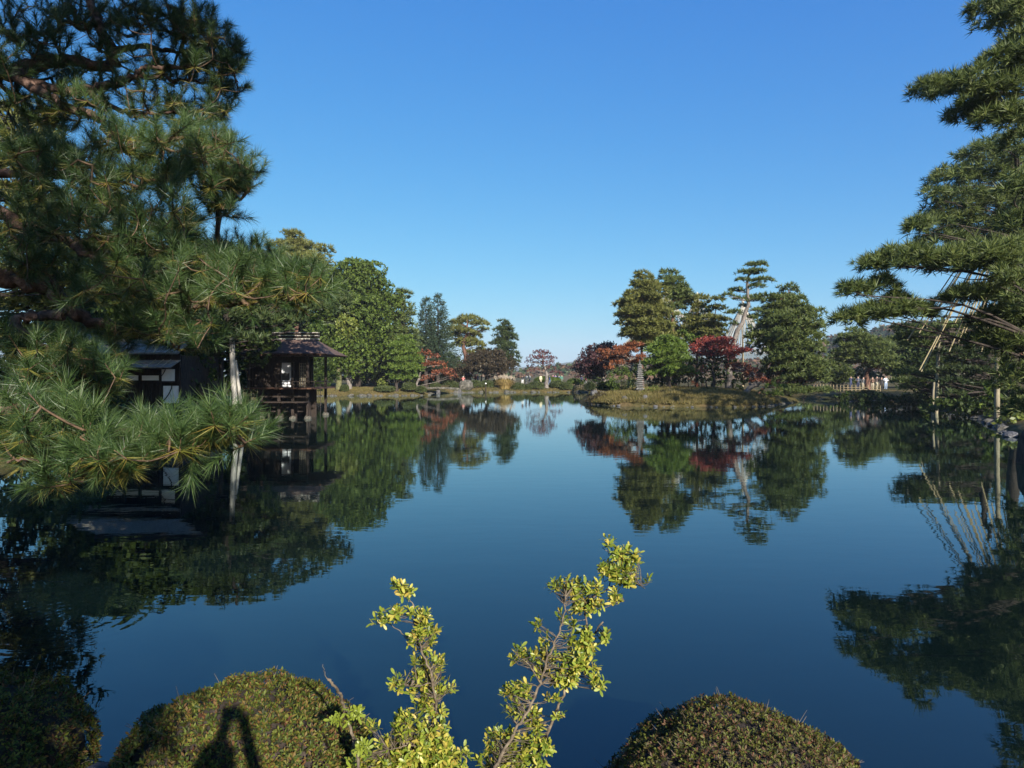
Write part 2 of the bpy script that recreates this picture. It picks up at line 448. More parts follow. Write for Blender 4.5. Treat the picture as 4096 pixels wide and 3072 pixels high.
def place(tmpls, pos, dirs, size, rs):
    """copies of templates, +Z turned to dirs; one vertex/face array"""
    pos = np.asarray(pos, float); dirs = unit(dirs); n = len(pos)
    size = np.broadcast_to(np.asarray(size, float), (n,))
    x = unit(np.cross(dirs, rs.normal(0, 1, (n, 3)))); y = np.cross(dirs, x)
    B = np.stack([x, y, dirs], -1)
    which = rs.randint(0, len(tmpls), n); Vs, Fs, k = [], [], 0
    for w, (tv, tf) in enumerate(tmpls):
        s = np.where(which == w)[0]
        if not len(s): continue
        V = np.einsum('kij,nj->kni', B[s], tv) * size[s][:, None, None] + pos[s][:, None, :]
        Fc = tf[None] + (np.arange(len(s)) * len(tv))[:, None, None]
        Vs.append(V.reshape(-1, 3)); Fs.append(Fc.reshape(-1, 3) + k); k += V.shape[0] * V.shape[1]
    return np.concatenate(Vs), np.concatenate(Fs)

def pad_points(pad, dens, style, rs):
    c, rx, ry, rz = pad
    n = max(6, int(dens * rx * ry * (1.0 if style != 'ball' else 1.9)))
    if style == 'ball':
        d = unit(rs.normal(0, 1, (n, 3))); d[:, 2] = np.where((d[:, 2] < -.3) & (rs.rand(n) < .5), -d[:, 2], d[:, 2])
        r = rs.uniform(.62, 1.0, (n, 1)) ** .6
        # uneven outline: a few lobes
        lob = 1 + .16 * np.sin(d[:, 0:1] * 5 + c[0]) * np.sin(d[:, 1:2] * 4 + c[1]) + .12 * np.sin(d[:, 2:3] * 6 + c[2])
        p = d * r * lob * np.array([rx, ry, rz])
        dr = d + rs.normal(0, .5, (n, 3))
    else:
        a = rs.uniform(0, 2 * math.pi, n); r = np.sqrt(rs.uniform(0, 1, n))
        edge = 1 + .2 * np.sin(a * 3 + c[0] * 3) + .13 * np.sin(a * 5 + c[2] * 4)
        u = rs.uniform(0, 1, n) ** .6
        z = rz * (np.sqrt(np.maximum(0, 1 - r * r)) * u * 1.0 - .22 * (1 - u))
        z += rz * .25 * np.sin(r * 4 + a * 2 + c[1])
        p = np.stack([np.cos(a) * r * rx * edge, np.sin(a) * r * ry * edge, z], -1)
        dr = np.stack([np.cos(a) * r * .9, np.sin(a) * r * .9, np.full(n, .85)], -1) + rs.normal(0, .35, (n, 3))
    return p + c, dr

STYLE = {'pine': (T_PINE, 'pad'), 'pine_fine': (T_PINE_FINE, 'pad'), 'leaf': (T_LEAF, 'ball'), 'leaf_fine': (T_LEAF_FINE, 'ball'),
         'maple': (T_MAPLE, 'pad'), 'fir': (T_FIR, 'pad'), 'leafpad': (T_LEAF, 'pad')}

def tree(name, label, trunk, r0, pads, style, mat, bark, size, dens, group=None, seed=1, tip=.25, cat='tree', limb=.28, sides=7, trunk_name='trunk', crown_name='crown', limb_every=1):
    """trunk (> limbs) and crown under one empty at the foot of the tree"""
    rs = np.random.RandomState(seed)
    trunk = [np.asarray(p, float) for p in trunk]
    base = trunk[0].copy()
    root = empty(name, base, label, cat, group)
    tp = smooth_path(trunk, 5); n = len(tp)
    tp[1:-1] += rs.normal(0, r0 * .18, (n - 2, 3)) * np.array([1, 1, .3])
    s = np.linspace(0, 1, n); rad = r0 * (1 - (1 - tip) * s ** .85) * (1 + .3 * np.exp(-s * 16))
    lb = MB(); lb.tube(tp, rad, sides)
    for pn, pad in enumerate(pads):
        if limb_every > 1 and pn % limb_every: continue
        c = np.asarray(pad[0], float) - np.array([0, 0, pad[3] * .25])
        hd = np.hypot(tp[:, 0] - c[0], tp[:, 1] - c[1])
        cost = hd + np.abs(c[2] - .25 * hd - tp[:, 2]) * 1.1 + np.where(tp[:, 2] > c[2] + .1, 3.0, 0)
        k = int(np.argmin(cost)); a = tp[k]
        L = np.linalg.norm(c - a)
        if L < .15: continue
        r = min(rad[k] * .75, r0 * limb * (.5 + .5 * min(1, L / 3)))
        mid = a + (c - a) * .5 + np.append(rs.normal(0, .1, 2) * L, rs.uniform(-.02, .10) * L)
        lb.tube(smooth_path([a, mid, c], 3), np.linspace(r, r * .35, 7), 5, 0, False)
        for q in range(2 if pad[1] > .5 else 0):
            e = c + rs.uniform(-.7, .7, 3) * np.array([pad[1], pad[2], pad[3] * .4])
            lb.tube(smooth_path([mid, (mid + e) / 2 + rs.normal(0, .06, 3) * L, e], 2), np.linspace(r * .5, r * .15, 5), 4, 0, False)
    lb.build(trunk_name, bark, root, True, base)
    Ts, kind = STYLE[style]; VV, FF, k = [], [], 0
    for pad in pads:
        p, dr = pad_points((np.asarray(pad[0], float), pad[1], pad[2], pad[3]), dens, kind, rs)
        V, Fc = place(Ts, p, dr, size * rs.uniform(.75, 1.3, len(p)), rs)
        VV.append(V); FF.append(Fc + k); k += len(V)
    me = raw_mesh(crown_name, np.concatenate(VV) - base, np.concatenate(FF), mat)
    link(bpy.data.objects.new(crown_name, me), root)
    return root

def auto_pads(outline, Y, step, pmin, pmax, flat, seed, squash=.85, fill=1.0, skip=0.0, f=P, ragged=.12):
    """outline rows (py, xl, xr): pads on levels that fill that outline, as deep as it is wide"""
    rs = np.random.RandomState(seed)
    o = np.array(outline, float)
    zt, zb = f(0, o[0, 0], Y)[2], f(0, o[-1, 0], Y)[2]
    nl = max(2, int((zt - zb) / step) + 1); pads = []
    for l in range(nl):
        t = (l + .35) / nl
        py = o[0, 0] + (o[-1, 0] - o[0, 0]) * t
        xl, xr = np.interp(py, o[:, 0], o[:, 1]), np.interp(py, o[:, 0], o[:, 2])
        c = f((xl + xr) / 2, py, Y); Rr = f(xr, py, Y)[0] - c[0]
        pr = float(np.clip(Rr * .48, pmin, pmax))
        ring = max(0.0, Rr - pr * .85)
        k = max(1, int(round(fill * (2 * math.pi * ring * .85) / (pr * 1.2)))) if ring > pr * .3 else 1
        ph = rs.uniform(0, 2 * math.pi)
        for q in range(k):
            if rs.rand() < skip: continue
            a = ph + 2 * math.pi * q / k + rs.uniform(-.25, .25)
            rr = ring * (1 + rs.uniform(-ragged * 1.6, ragged)) if k > 1 else 0
            r1 = pr * rs.uniform(.85, 1.3)
            pads.append((c + np.array([math.cos(a) * rr, math.sin(a) * rr * squash, rs.uniform(-.45, .45) * step]), r1, r1 * rs.uniform(.8, 1), r1 * flat * rs.uniform(.85, 1.2)))
        if Rr > pr * 1.9:
            k2 = max(1, int(k * .4))
            for q in range(k2):
                a = rs.uniform(0, 6.28); rr = ring * rs.uniform(0, .6)
                pads.append((c + np.array([math.cos(a) * rr, math.sin(a) * rr, rs.uniform(-.2, .5) * step]), pr, pr, pr * flat))
    return pads

def px_pads(rows, Y, f=D, depth=1.0, seed=0, copies=1, grow=1.0, gz_=1.0):
    """rows (x, y, rx, ry[, dY]) in the picture at about Y"""
    rs = np.random.RandomState(seed); out = []
    sc = f.sc
    for r in rows:
        y = Y + (r[4] if len(r) > 4 else 0) 
        for q in range(copies):
            yy = y + rs.uniform(-.5, .5) * depth + (q * depth * 1.2)
            rx, rz = r[2] * sc / F * yy * grow, r[3] * sc / F * yy * gz_
            out.append((f(r[0], r[1] + r[3] * .3, yy), rx, max(rx * .8, rz), rz))
    return out

def at_ground(px, Y, f=P, sink=.08):
    x = f(px, 0, Y)[0]
    return np.array([x, Y, gz(x, Y) - sink])

def rock_mesh(name, seed, mat, sub=2):
    bm = bmesh.new(); bmesh.ops.create_icosphere(bm, subdivisions=sub, radius=1.0)
    rs = np.random.RandomState(seed); ks = rs.normal(0, 1.6, (5, 3)); ps = rs.uniform(0, 6, 5)
    pl = unit(rs.normal(0, 1, (7, 3))); pd = rs.uniform(.62, .95, 7)
    for v in bm.verts:
        c = np.array(v.co)
        for nn, dd in zip(pl, pd):
            e = c @ nn - dd
            if e > 0: c = c - nn * e * .85
        c = c * (1 + .07 * sum(math.sin(k @ c * 2 + p) for k, p in zip(ks, ps)) / 2)
        v.co = c
    me = bpy.data.meshes.new(name); bm.to_mesh(me); bm.free(); me.materials.append(mat)
    TRIS[0] += len(me.polygons)
    return me
ROCKS = [rock_mesh('rock', s, M['stone'], 2) for s in range(5)]
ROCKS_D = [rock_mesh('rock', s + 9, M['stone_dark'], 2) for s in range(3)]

# ------------------------------------------------------------------ hills beyond the garden
def hill(name, label, Y, depth, prof, mat, seed, rough):
    """prof: (px, height above eye in px) ridge line; a rounded ridge with real depth"""
    rs = np.random.RandomState(seed); o = np.array(prof, float)
    xs = np.linspace(o[0, 0], o[-1, 0], 160); h = np.interp(xs, o[:, 0], o[:, 1])
    nv = 14; V = []
    for j in range(nv):
        t = j / (nv - 1); y = Y - depth / 2 + depth * t; k = math.sin(math.pi * t) ** .8
        X = (xs - CX) / F * Y
        w = sum(np.sin(X / (rough * q) + rs.uniform(0, 6) + j * .5) / q for q in (1, 2.3, 5)) if False else 0
        jit = rs.normal(0, rough, len(xs))
        V.append(np.stack([X, np.full(len(xs), y), 1.0 + (CAMZ + h / F * Y + jit) * k], -1))
    V = np.concatenate(V); n = 160
    i = (np.arange(nv - 1)[:, None] * n + np.arange(n - 1)[None, :]).ravel()
    me = raw_mesh(name, V, np.stack([i, i + 1, i + n + 1, i + n], -1), mat, smooth=True)
    return tag(link(bpy.data.objects.new(name, me)), label, kind='structure')
hm_far = solid_mat('far_forest', [(.03, .05, .02), (.05, .07, .03), (.08, .08, .04)], 0.004, 0.95, 0)
hm_mid = solid_mat('autumn_forest', [(.03, .05, .018), (.075, .055, .028), (.15, .08, .04)], 0.02, 0.95, 0)
hill('mountain', 'faint blue mountain ridge on the horizon', 2600, 700, [(0, 60), (1100, 52), (1850, 26), (2000, 32), (2150, 38), (2300, 56), (2420, 72), (2700, 96), (3300, 120), (4096, 110)], hm_far, 1, 2.0)
hill('far_hill', 'low hazy hill in front of the mountain', 1500, 400, [(200, 10), (1700, 6), (2000, 4), (2150, 8), (2300, 26), (2450, 36), (2900, 40), (3400, 70), (4096, 80)], hm_far, 2, 1.2)

def wooded(name, label, Y, depth, prof, cols_mats, seed, size, n):
    o = np.array(prof, float); rs = np.random.RandomState(seed)
    hill(name, label, Y, depth, prof, hm_mid, seed, 0.3)
    for q, (mm, share, nm, lb) in enumerate(cols_mats):
        k = int(n * share)
        px = rs.uniform(o[0, 0], o[-1, 0], k); t = rs.uniform(0.05, .55, k)
        h = np.interp(px, o[:, 0], o[:, 1])
        keep = (np.sin(px * .045 + q * 2.1) + np.sin(px * .013 + t * 9 + q) + rs.normal(0, .8, k)) > -.4
        px, t, h = px[keep], t[keep], h[keep]; k = len(px)
        pos = np.stack([(px - CX) / F * Y, Y - depth / 2 + depth * t, 1.0 + (CAMZ + h / F * Y) * np.sin(math.pi * t) ** .8], -1)
        V, Fc = place(T_LEAF, pos, np.tile([0, 0, 1.], (k, 1)) + rs.normal(0, .6, (k, 3)), size * rs.uniform(.6, 1.4, k), rs)
        tag(link(bpy.data.objects.new(nm, raw_mesh(nm, V, Fc, mm))), lb, kind='stuff')
M['wood_brown_leaf'] = leaf_mat('autumn_wood', [(.05, .035, .022), (.10, .06, .035), (.17, .085, .04)], nscale=.05)
M['wood_green_leaf'] = leaf_mat('evergreen_wood', [(.02, .04, .018), (.04, .062, .026), (.07, .085, .035)], nscale=.05)
wooded('wooded_hill', 'wooded hill behind the right bank', 420, 160, [(3000, 40), (3220, 62), (3300, 120), (3330, 150), (3370, 152), (3420, 128), (3480, 160), (3560, 190), (3640, 200), (3800, 190), (4000, 200), (4300, 180)],
       [(M['wood_brown_leaf'], .5, 'autumn_wood', 'brown autumn wood on the right hill'), (M['wood_green_leaf'], .5, 'evergreen_wood', 'green wood on the right hill')], 5, 3.4, 5200)
wooded('wooded_slope', 'low wooded slope beyond the far shore', 330, 110, [(1500, 4), (1900, 6), (2080, 10), (2180, 20), (2280, 34), (2380, 48), (2600, 56), (2900, 50), (3300, 60)],
       [(M['wood_brown_leaf'], .6, 'autumn_wood', 'brown autumn wood beyond the far shore'), (M['wood_green_leaf'], .4, 'evergreen_wood', 'green wood beyond the far shore')], 6, 2.2, 3600)

# ------------------------------------------------------------------ trees across the water, left
def dn(s, k=6.0): return k / (s * s)
def trunk_to(pts, Y, f=D):
    return [at_ground(pts[0][0], Y, f)] + [f(x, y, Y) for x, y in pts[1:]]

S = .55
tree('pine_tree', 'tallest pine with loose rounded crown above the left trees', trunk_to([(650, 830), (640, 700), (655, 600), (640, 530)], 100), .45,
     auto_pads([(508, 615, 665), (530, 590, 690), (560, 570, 715), (600, 562, 722), (645, 575, 716)], 100, 1.25, 1.1, 1.9, .42, 11, fill=1.0, skip=.16, f=D), 'pine', M['pine_y'], M['bark_red'], S, dn(S), seed=11)
tree('evergreen_tree', 'big broad evergreen tree left of the conifers', trunk_to([(770, 835), (775, 760), (770, 680), (775, 610)], 99), .55,
     auto_pads([(574, 745, 800), (600, 705, 835), (640, 690, 858), (690, 672, 868), (740, 672, 866), (790, 690, 850)], 99, 1.9, 1.5, 2.4, .85, 12, f=D, ragged=.2), 'leaf', M['leaf'], M['bark'], .46, dn(.46, 2.6), seed=12)
tree('evergreen_tree', 'yellowish green evergreen with mossy trunk on the left shore', trunk_to([(733, 838), (731, 790), (742, 740), (745, 700)], 94), .42,
     auto_pads([(678, 738, 765), (705, 722, 780), (735, 722, 786)], 94, 1.2, .9, 1.3, .9, 13, f=D, ragged=.22), 'leaf', M['leaf_y'], M['moss_bark'], .5, dn(.5, 2.6), seed=13)
tree('evergreen_tree', 'dark leafy tree with twin trunks on the left shore', trunk_to([(755, 838), (752, 800), (765, 770), (760, 735)], 94.5), .32,
     auto_pads([(735, 730, 790), (760, 712, 800), (790, 712, 803), (805, 720, 790)], 94.5, 1.3, 1.1, 1.6, .9, 14, f=D, ragged=.2), 'leaf', M['leaf'], M['bark_grey'], .5, dn(.5, 2.6), seed=14)
tree('pine_tree', 'dark layered pine between broad evergreen and firs', trunk_to([(868, 838), (865, 760), (868, 640)], 101), .4,
     auto_pads([(630, 855, 885), (650, 835, 893), (690, 838, 897), (730, 822, 908), (775, 818, 912), (800, 826, 905)], 101, 1.15, 1.0, 1.8, .36, 15, skip=.1, f=D), 'pine', M['pine'], M['bark'], S, dn(S), seed=15)
tree('pine_tree', 'small rounded pine with bare trunk on the left shore', trunk_to([(856, 838), (858, 815), (868, 790), (870, 740)], 93.5), .26,
     auto_pads([(728, 856, 890), (750, 842, 900), (780, 836, 908), (805, 838, 910), (822, 846, 900)], 93.5, .8, .7, 1.3, .36, 16, f=D), 'pine', M['pine_b'], M['bark'], .42, dn(.42), seed=16)

def fir(name, label, px, ytop, ybot, half, Y, seed):
    rs = np.random.RandomState(seed); b = at_ground(px, Y, D); top = D(px, ytop, Y); bot = D(px, ybot, Y)
    root = empty(name, b, label, 'tree', 'pointed firs')
    Rm = half * 1.8517 / F * Y; pos, dirs, sz = [], [], []; lb = MB()
    lb.tube(smooth_path([b, (b + top) / 2, top], 4), np.linspace(.36, .03, 5), 6)
    nl = 34
    for l in range(nl):
        t = (l + .5) / nl; z = top[2] + (bot[2] - top[2]) * t; L = Rm * (t ** .75) + .15
        for q in range(int(6 + 9 * t)):
            a = rs.uniform(0, 6.28); LL = L * rs.uniform(.6, 1.15)
            d = np.array([math.cos(a), math.sin(a), rs.uniform(-.12, .25)])
            n = max(2, int(LL / .32))
            for k in range(n):
                s = (k + 1) / n
                pos.append(np.array([b[0], b[1], z]) + d * LL * s + np.array([0, 0, .35 * LL * (s * s - s) * .8]) + rs.normal(0, .05, 3))
                dirs.append(d + np.array([0, 0, .35]) + rs.normal(0, .25, 3)); sz.append(.62)
            if rs.rand() < .35: lb.tube([np.array([b[0], b[1], z]), np.array([b[0], b[1], z]) + d * LL * .8], [.04, .015], 4, 0, False)
    for k in range(4): pos.append(top - np.array([0, 0, .15 * k])); dirs.append((0, 0, 1)); sz.append(.45)
    lb.build('trunk', M['bark'], root, True, b)
    V, Fc = place(T_FIR, np.array(pos), np.array(dirs), np.array(sz), rs)
    link(bpy.data.objects.new('crown', raw_mesh('crown', V - b, Fc, M['spruce'])), root)
fir('fir_tree', 'left and shorter of the two blue green firs', 920, 645, 795, 26, 108, 21)
fir('fir_tree', 'right and taller of the two blue green firs', 946, 638, 797, 46, 109, 22)

tree('maple_tree', 'small rust red maple with pale leaning trunk by the left inlet', trunk_to([(895, 846), (905, 815), (918, 790), (925, 770)], 94), .2,
     px_pads([(915, 762, 16, 8), (935, 768, 16, 8), (950, 785, 20, 8), (925, 785, 14, 7), (965, 800, 18, 9), (945, 805, 18, 8), (920, 815, 14, 9), (975, 812, 12, 7)], 94, D, 2.0, 23), 'maple', M['maple_rust'], M['bark_grey'], .42, dn(.42, 3.6), seed=23)
tree('pine_tree', 'tall red trunked pine with flat umbrella crown', trunk_to([(1012, 832), (1005, 770), (1000, 745), (1010, 715), (1008, 690)], 122), .5,
     px_pads([(1012, 688, 24, 8), (990, 696, 20, 8), (1034, 698, 22, 8), (1044, 712, 12, 7), (985, 710, 22, 8), (1005, 716, 26, 8), (980, 725, 20, 8), (1008, 735, 24, 8), (992, 745, 18, 7), (1030, 745, 22, 8), (1042, 757, 16, 8), (1020, 762, 14, 6), (1050, 768, 8, 6), (1025, 725, 18, 7)], 122, D, 3.0, 24, 2), 'pine', M['pine_y'], M['bark_red'], S, dn(S), seed=24)
tree('pine_tree', 'dark layered cone shaped conifer in the gap of the far trees', trunk_to([(1085, 832), (1086, 780), (1088, 700)], 120), .38,
     auto_pads([(695, 1076, 1104), (715, 1066, 1112), (740, 1062, 1117), (770, 1060, 1120), (800, 1060, 1121)], 120, 1.0, .9, 1.7, .3, 25, f=D), 'pine', M['pine_dark'], M['bark'], S, dn(S), seed=25)
tree('maple_tree', 'dark bronze maple with wide crown on the far shore', trunk_to([(1050, 834), (1052, 815), (1040, 795), (1042, 775)], 117), .4,
     auto_pads([(763, 1020, 1085), (775, 1000, 1105), (790, 988, 1113), (806, 990, 1112)], 117, .9, 1.0, 1.6, .4, 26, f=D), 'maple', M['maple_brown'], M['bark'], .5, dn(.5, 3.4), seed=26)
tree('maple_tree', 'bronze green maple left of the wide dark maple', trunk_to([(985, 836), (985, 815), (985, 790)], 116), .25,
     auto_pads([(785, 975, 1000), (800, 960, 1012), (822, 960, 1010)], 116, .9, .9, 1.4, .45, 27, f=D), 'maple', M['maple_brown'], M['bark'], .5, dn(.5, 3.4), seed=27)
tree('maple_tree', 'lone red maple with whitish trunk on the far shore', trunk_to([(1180, 836), (1181, 812), (1178, 797), (1172, 785), (1176, 765)], 113.5), .34,
     px_pads([(1165, 760, 16, 6), (1180, 762, 14, 6), (1155, 770, 14, 6), (1172, 772, 20, 6), (1192, 772, 12, 6), (1145, 780, 12, 6), (1188, 782, 14, 6), (1165, 782, 14, 5), (1150, 790, 10, 5), (1143, 800, 7, 6), (1158, 797, 8, 4), (1200, 803, 12, 4), (1190, 793, 9, 5)], 113.5, D, 2.6, 28, 1), 'maple', M['maple_dark'], M['bark_grey'], .36, dn(.36, 3.0), seed=28, limb=.32)

# dark wood behind the left shore: trees one can tell apart
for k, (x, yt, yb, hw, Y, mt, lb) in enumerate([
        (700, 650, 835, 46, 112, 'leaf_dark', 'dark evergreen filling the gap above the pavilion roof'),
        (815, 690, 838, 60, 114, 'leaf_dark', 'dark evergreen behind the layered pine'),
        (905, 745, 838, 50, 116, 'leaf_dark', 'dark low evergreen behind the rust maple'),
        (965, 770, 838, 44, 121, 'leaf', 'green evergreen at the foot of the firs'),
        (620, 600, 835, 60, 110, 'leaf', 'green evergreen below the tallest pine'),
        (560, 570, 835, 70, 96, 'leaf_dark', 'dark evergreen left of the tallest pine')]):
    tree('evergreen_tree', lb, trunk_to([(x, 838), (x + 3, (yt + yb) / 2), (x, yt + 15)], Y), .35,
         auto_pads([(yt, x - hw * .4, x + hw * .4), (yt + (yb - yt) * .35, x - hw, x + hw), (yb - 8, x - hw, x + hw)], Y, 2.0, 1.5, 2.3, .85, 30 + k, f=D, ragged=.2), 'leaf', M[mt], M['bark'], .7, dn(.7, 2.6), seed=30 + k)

# ------------------------------------------------------------------ the island
Z7 = ZF(2250, 1000, 2.011)
I = .42
tree('maple_tree', 'dark purple maple at the left end of the island', trunk_to([(362, 1060), (320, 985), (260, 900), (250, 830)], 78, Z7), .3,
     auto_pads([(752, 330, 430), (790, 190, 440), (850, 120, 440), (910, 80, 430), (960, 60, 420), (1030, 60, 330)], 78, .75, .8, 1.3, .4, 41, f=Z7, ragged=.2), 'maple', M['maple_purple'], M['bark_grey'], .38, dn(.38, 3.6), seed=41, limb=.4)
tree('maple_tree', 'orange maple with bare pale branches on the island', trunk_to([(520, 1110), (540, 1000), (560, 900), (480, 830)], 70, Z7), .14,
     px_pads([(590, 755, 65, 16), (540, 770, 60, 14), (470, 790, 60, 14), (330, 810, 45, 14), (400, 830, 55, 14), (480, 820, 60, 14), (430, 860, 60, 16), (550, 800, 50, 14), (350, 850, 30, 10), (620, 860, 35, 12), (580, 895, 65, 12), (440, 900, 55, 12), (640, 850, 20, 14), (380, 945, 45, 14), (310, 880, 15, 8), (520, 850, 40, 12)], 70, Z7, 2.4, 42, 2, 1.2, 1.3), 'maple', M['maple_orange'], M['bark_grey'], .3, dn(.3, 5.0), seed=42, limb=.42)
tree('pine_tree', 'tall broad pine on the left of the island', trunk_to([(640, 1050), (640, 800), (650, 500), (645, 200)], 73, Z7), .2,
     auto_pads([(172, 600, 700), (230, 560, 740), (290, 545, 790), (360, 515, 815), (420, 450, 820), (520, 440, 850), (600, 470, 860), (690, 480, 870), (760, 520, 880), (800, 600, 860)], 73, .8, .85, 1.5, .4, 43, skip=.04, f=Z7), 'pine', M['pine_y'], M['bark_red'], I, dn(I, 9), seed=43)
tree('pine_tree', 'dark topped pine with bare reddish trunk on the island', trunk_to([(905, 1050), (890, 760), (885, 560), (890, 380), (855, 180)], 75, Z7), .24,
     auto_pads([(162, 820, 880), (220, 785, 950), (290, 785, 1005), (350, 800, 1030), (420, 830, 1050)], 75, .75, .9, 1.5, .42, 44, f=Z7) + px_pads([(990, 440, 60, 14), (940, 470, 50, 12), (830, 500, 60, 16), (960, 520, 30, 10), (1000, 400, 60, 20), (950, 420, 60, 20), (860, 450, 60, 18), (1010, 560, 50, 14)], 75, Z7, 1.5, 45, 1, 1.25, 1.4), 'pine', M['pine'], M['bark_red'], I, dn(I, 9), seed=44)
tree('pine_tree', 'yellowish slender pine in the middle of the island', trunk_to([(1080, 1050), (1080, 800), (1075, 600), (1090, 400)], 74, Z7), .18,
     auto_pads([(368, 1075, 1125), (420, 1035, 1150), (500, 1005, 1175), (580, 985, 1180), (690, 950, 1150), (740, 960, 1100)], 74, .7, .85, 1.3, .42, 46, skip=.05, f=Z7), 'pine', M['pine_y'], M['bark'], I, dn(I, 9), seed=46)
tree('pine_tree', 'thin pine with bare lower trunk left of the leaning pine', trunk_to([(1218, 1050), (1220, 720), (1228, 580), (1230, 430)], 72, Z7), .14,
     auto_pads([(402, 1205, 1255), (440, 1165, 1300), (490, 1150, 1315)], 72, .65, .8, 1.2, .42, 47, skip=.03, f=Z7) + px_pads([(1180, 545, 60, 16), (1270, 560, 60, 14), (1190, 600, 60, 14), (1260, 610, 45, 12), (1160, 650, 50, 14), (1275, 650, 35, 12), (1190, 680, 40, 12)], 72, Z7, 1.4, 48, 2, 1.25, 1.5), 'pine', M['pine_y'], M['bark'], .38, dn(.38, 9), seed=47)
tree('pine_tree', 'bright green low pine beside the stone pagoda', trunk_to([(850, 1110), (848, 1040), (855, 950), (850, 760)], 64.5, Z7), .26,
     auto_pads([(700, 790, 925), (750, 730, 965), (830, 670, 1005), (900, 648, 1040), (970, 645, 1045), (1030, 680, 1000)], 64.5, .72, .65, 1.15, .34, 49, f=Z7), 'pine', M['pine_b'], M['bark'], .36, dn(.36, 9), seed=49)
tree('pine_tree', 'tall leaning pine with flat cloud pads on a pale trunk', [at_ground(1335, 70, Z7), Z7(1385, 720, 70), Z7(1440, 590, 70), Z7(1492, 440, 70), Z7(1490, 330, 70), Z7(1492, 230, 70), Z7(1550, 130, 70)], .3,
     px_pads([(1555, 118, 88, 20), (1515, 178, 112, 20), (1450, 240, 62, 17), (1615, 240, 85, 19), (1570, 290, 68, 15), (1400, 325, 70, 20), (1335, 362, 52, 15), (1430, 392, 58, 17), (1535, 378, 55, 16), (1630, 365, 62, 16), (1560, 400, 70, 16), (1550, 482, 45, 13), (1385, 500, 66, 20), (1450, 450, 42, 12), (1370, 595, 42, 15), (1530, 545, 32, 11)], 70, Z7, 1.6, 50), 'pine', M['pine'], M['bark_grey'], .36, dn(.36, 9), seed=50, tip=.3, limb=.3)
tree('pine_tree', 'big bushy pine at the right end of the island', [at_ground(1745, 71, Z7), Z7(1735, 880, 71), Z7(1770, 700, 71), Z7(1820, 340, 71)], .3,
     auto_pads([(312, 1775, 1895), (350, 1710, 1935), (430, 1610, 1980), (520, 1580, 2040), (620, 1520, 2070), (720, 1510, 2075), (800, 1560, 2095), (900, 1600, 2125), (990, 1660, 2150), (1090, 1700, 2150)], 71, .95, .95, 1.7, .4, 51, f=Z7, squash=.75), 'pine', M['pine'], M['bark_red'], I, dn(I), seed=51)
tree('maple_tree', 'deep red maple in the middle of the island shore', trunk_to([(1195, 1118), (1222, 1050), (1205, 950), (1230, 840)], 66, Z7), .2,
     px_pads([(1080, 775, 50, 26), (1130, 750, 70, 26), (1250, 735, 90, 26), (1180, 785, 110, 26), (1320, 770, 80, 26), (1400, 800, 75, 22), (1480, 806, 48, 14), (1085, 830, 52, 24), (1190, 830, 90, 22), (1290, 830, 80, 24), (1370, 830, 60, 22), (1340, 868, 34, 22), (1150, 715, 60, 20), (1300, 720, 80, 22), (1060, 800, 40, 22)], 66, Z7, 2.6, 52, 2, 1.1, 1.1), 'maple', M['maple_red'], M['bark'], .32, dn(.32, 3.4), seed=52, limb=.4)
tree('maple_tree', 'small drooping rust maple in front of the deep red maple', trunk_to([(1165, 1110), (1150, 1040), (1120, 985)], 63.5, Z7), .09,
     px_pads([(1120, 965, 45, 22), (1070, 985, 50, 20), (1060, 1020, 34, 20), (1058, 1058, 28, 22), (1075, 1082, 18, 14), (1140, 940, 24, 26)], 63.5, Z7, 1.0, 53), 'maple', M['maple_rust'], M['bark'], .28, dn(.28, 3.4), seed=53)
tree('maple_tree', 'brownish maple leaning out over the right island shore', trunk_to([(1478, 1150), (1510, 1110), (1570, 1075), (1540, 1010), (1480, 960)], 62.5, Z7), .3,
     px_pads([(1380, 925, 60, 22), (1440, 930, 70, 24), (1500, 965, 75, 28), (1370, 965, 40, 18), (1540, 1010, 75, 28), (1600, 1040, 60, 24), (1640, 1050, 42, 18), (1520, 1050, 45, 20), (1480, 1000, 40, 20)], 62.5, Z7, 1.8, 54, 2), 'maple', M['maple_rust'], M['bark_grey'], .3, dn(.3, 3.4), seed=54)
tree('pine_tree', 'low spreading pine bowing to the water at the island end', trunk_to([(1560, 1180), (1620, 1110), (1700, 1108)], 63, Z7), .14,
     px_pads([(1690, 1090, 60, 16), (1760, 1102, 45, 14), (1690, 1160, 60, 16), (1740, 1165, 40, 12), (1620, 1150, 40, 14)], 63, Z7, 1.4, 55), 'pine', M['pine_b'], M['bark_red'], .3, dn(.3, 6), seed=55)

def shrub(name, label, rows, Y, f, mat, size, seed, style='leaf_fine', dens=3.0, depth=.6, stem=.05, cat='shrub', group=None, copies=1):
    pads = px_pads(rows, Y, f, depth, seed, copies)
    if STYLE[style][1] == 'ball': pads = [(p[0], p[1], p[2], p[3]) for p in pads]
    x = float(np.mean([p[0][0] for p in pads])); y = float(np.mean([p[0][1] for p in pads]))
    b = np.array([x, y, gz(x, y) - .08]); top = np.mean([p[0] for p in pads], 0)
    if top[2] < b[2] + .15: top[2] = b[2] + .15
    return tree(name, label, [b, (b + top) / 2, top], stem, pads, style, mat, M['bark'], size, dn(size, dens), group, seed, cat=cat, trunk_name='stem', crown_name='foliage', sides=5)

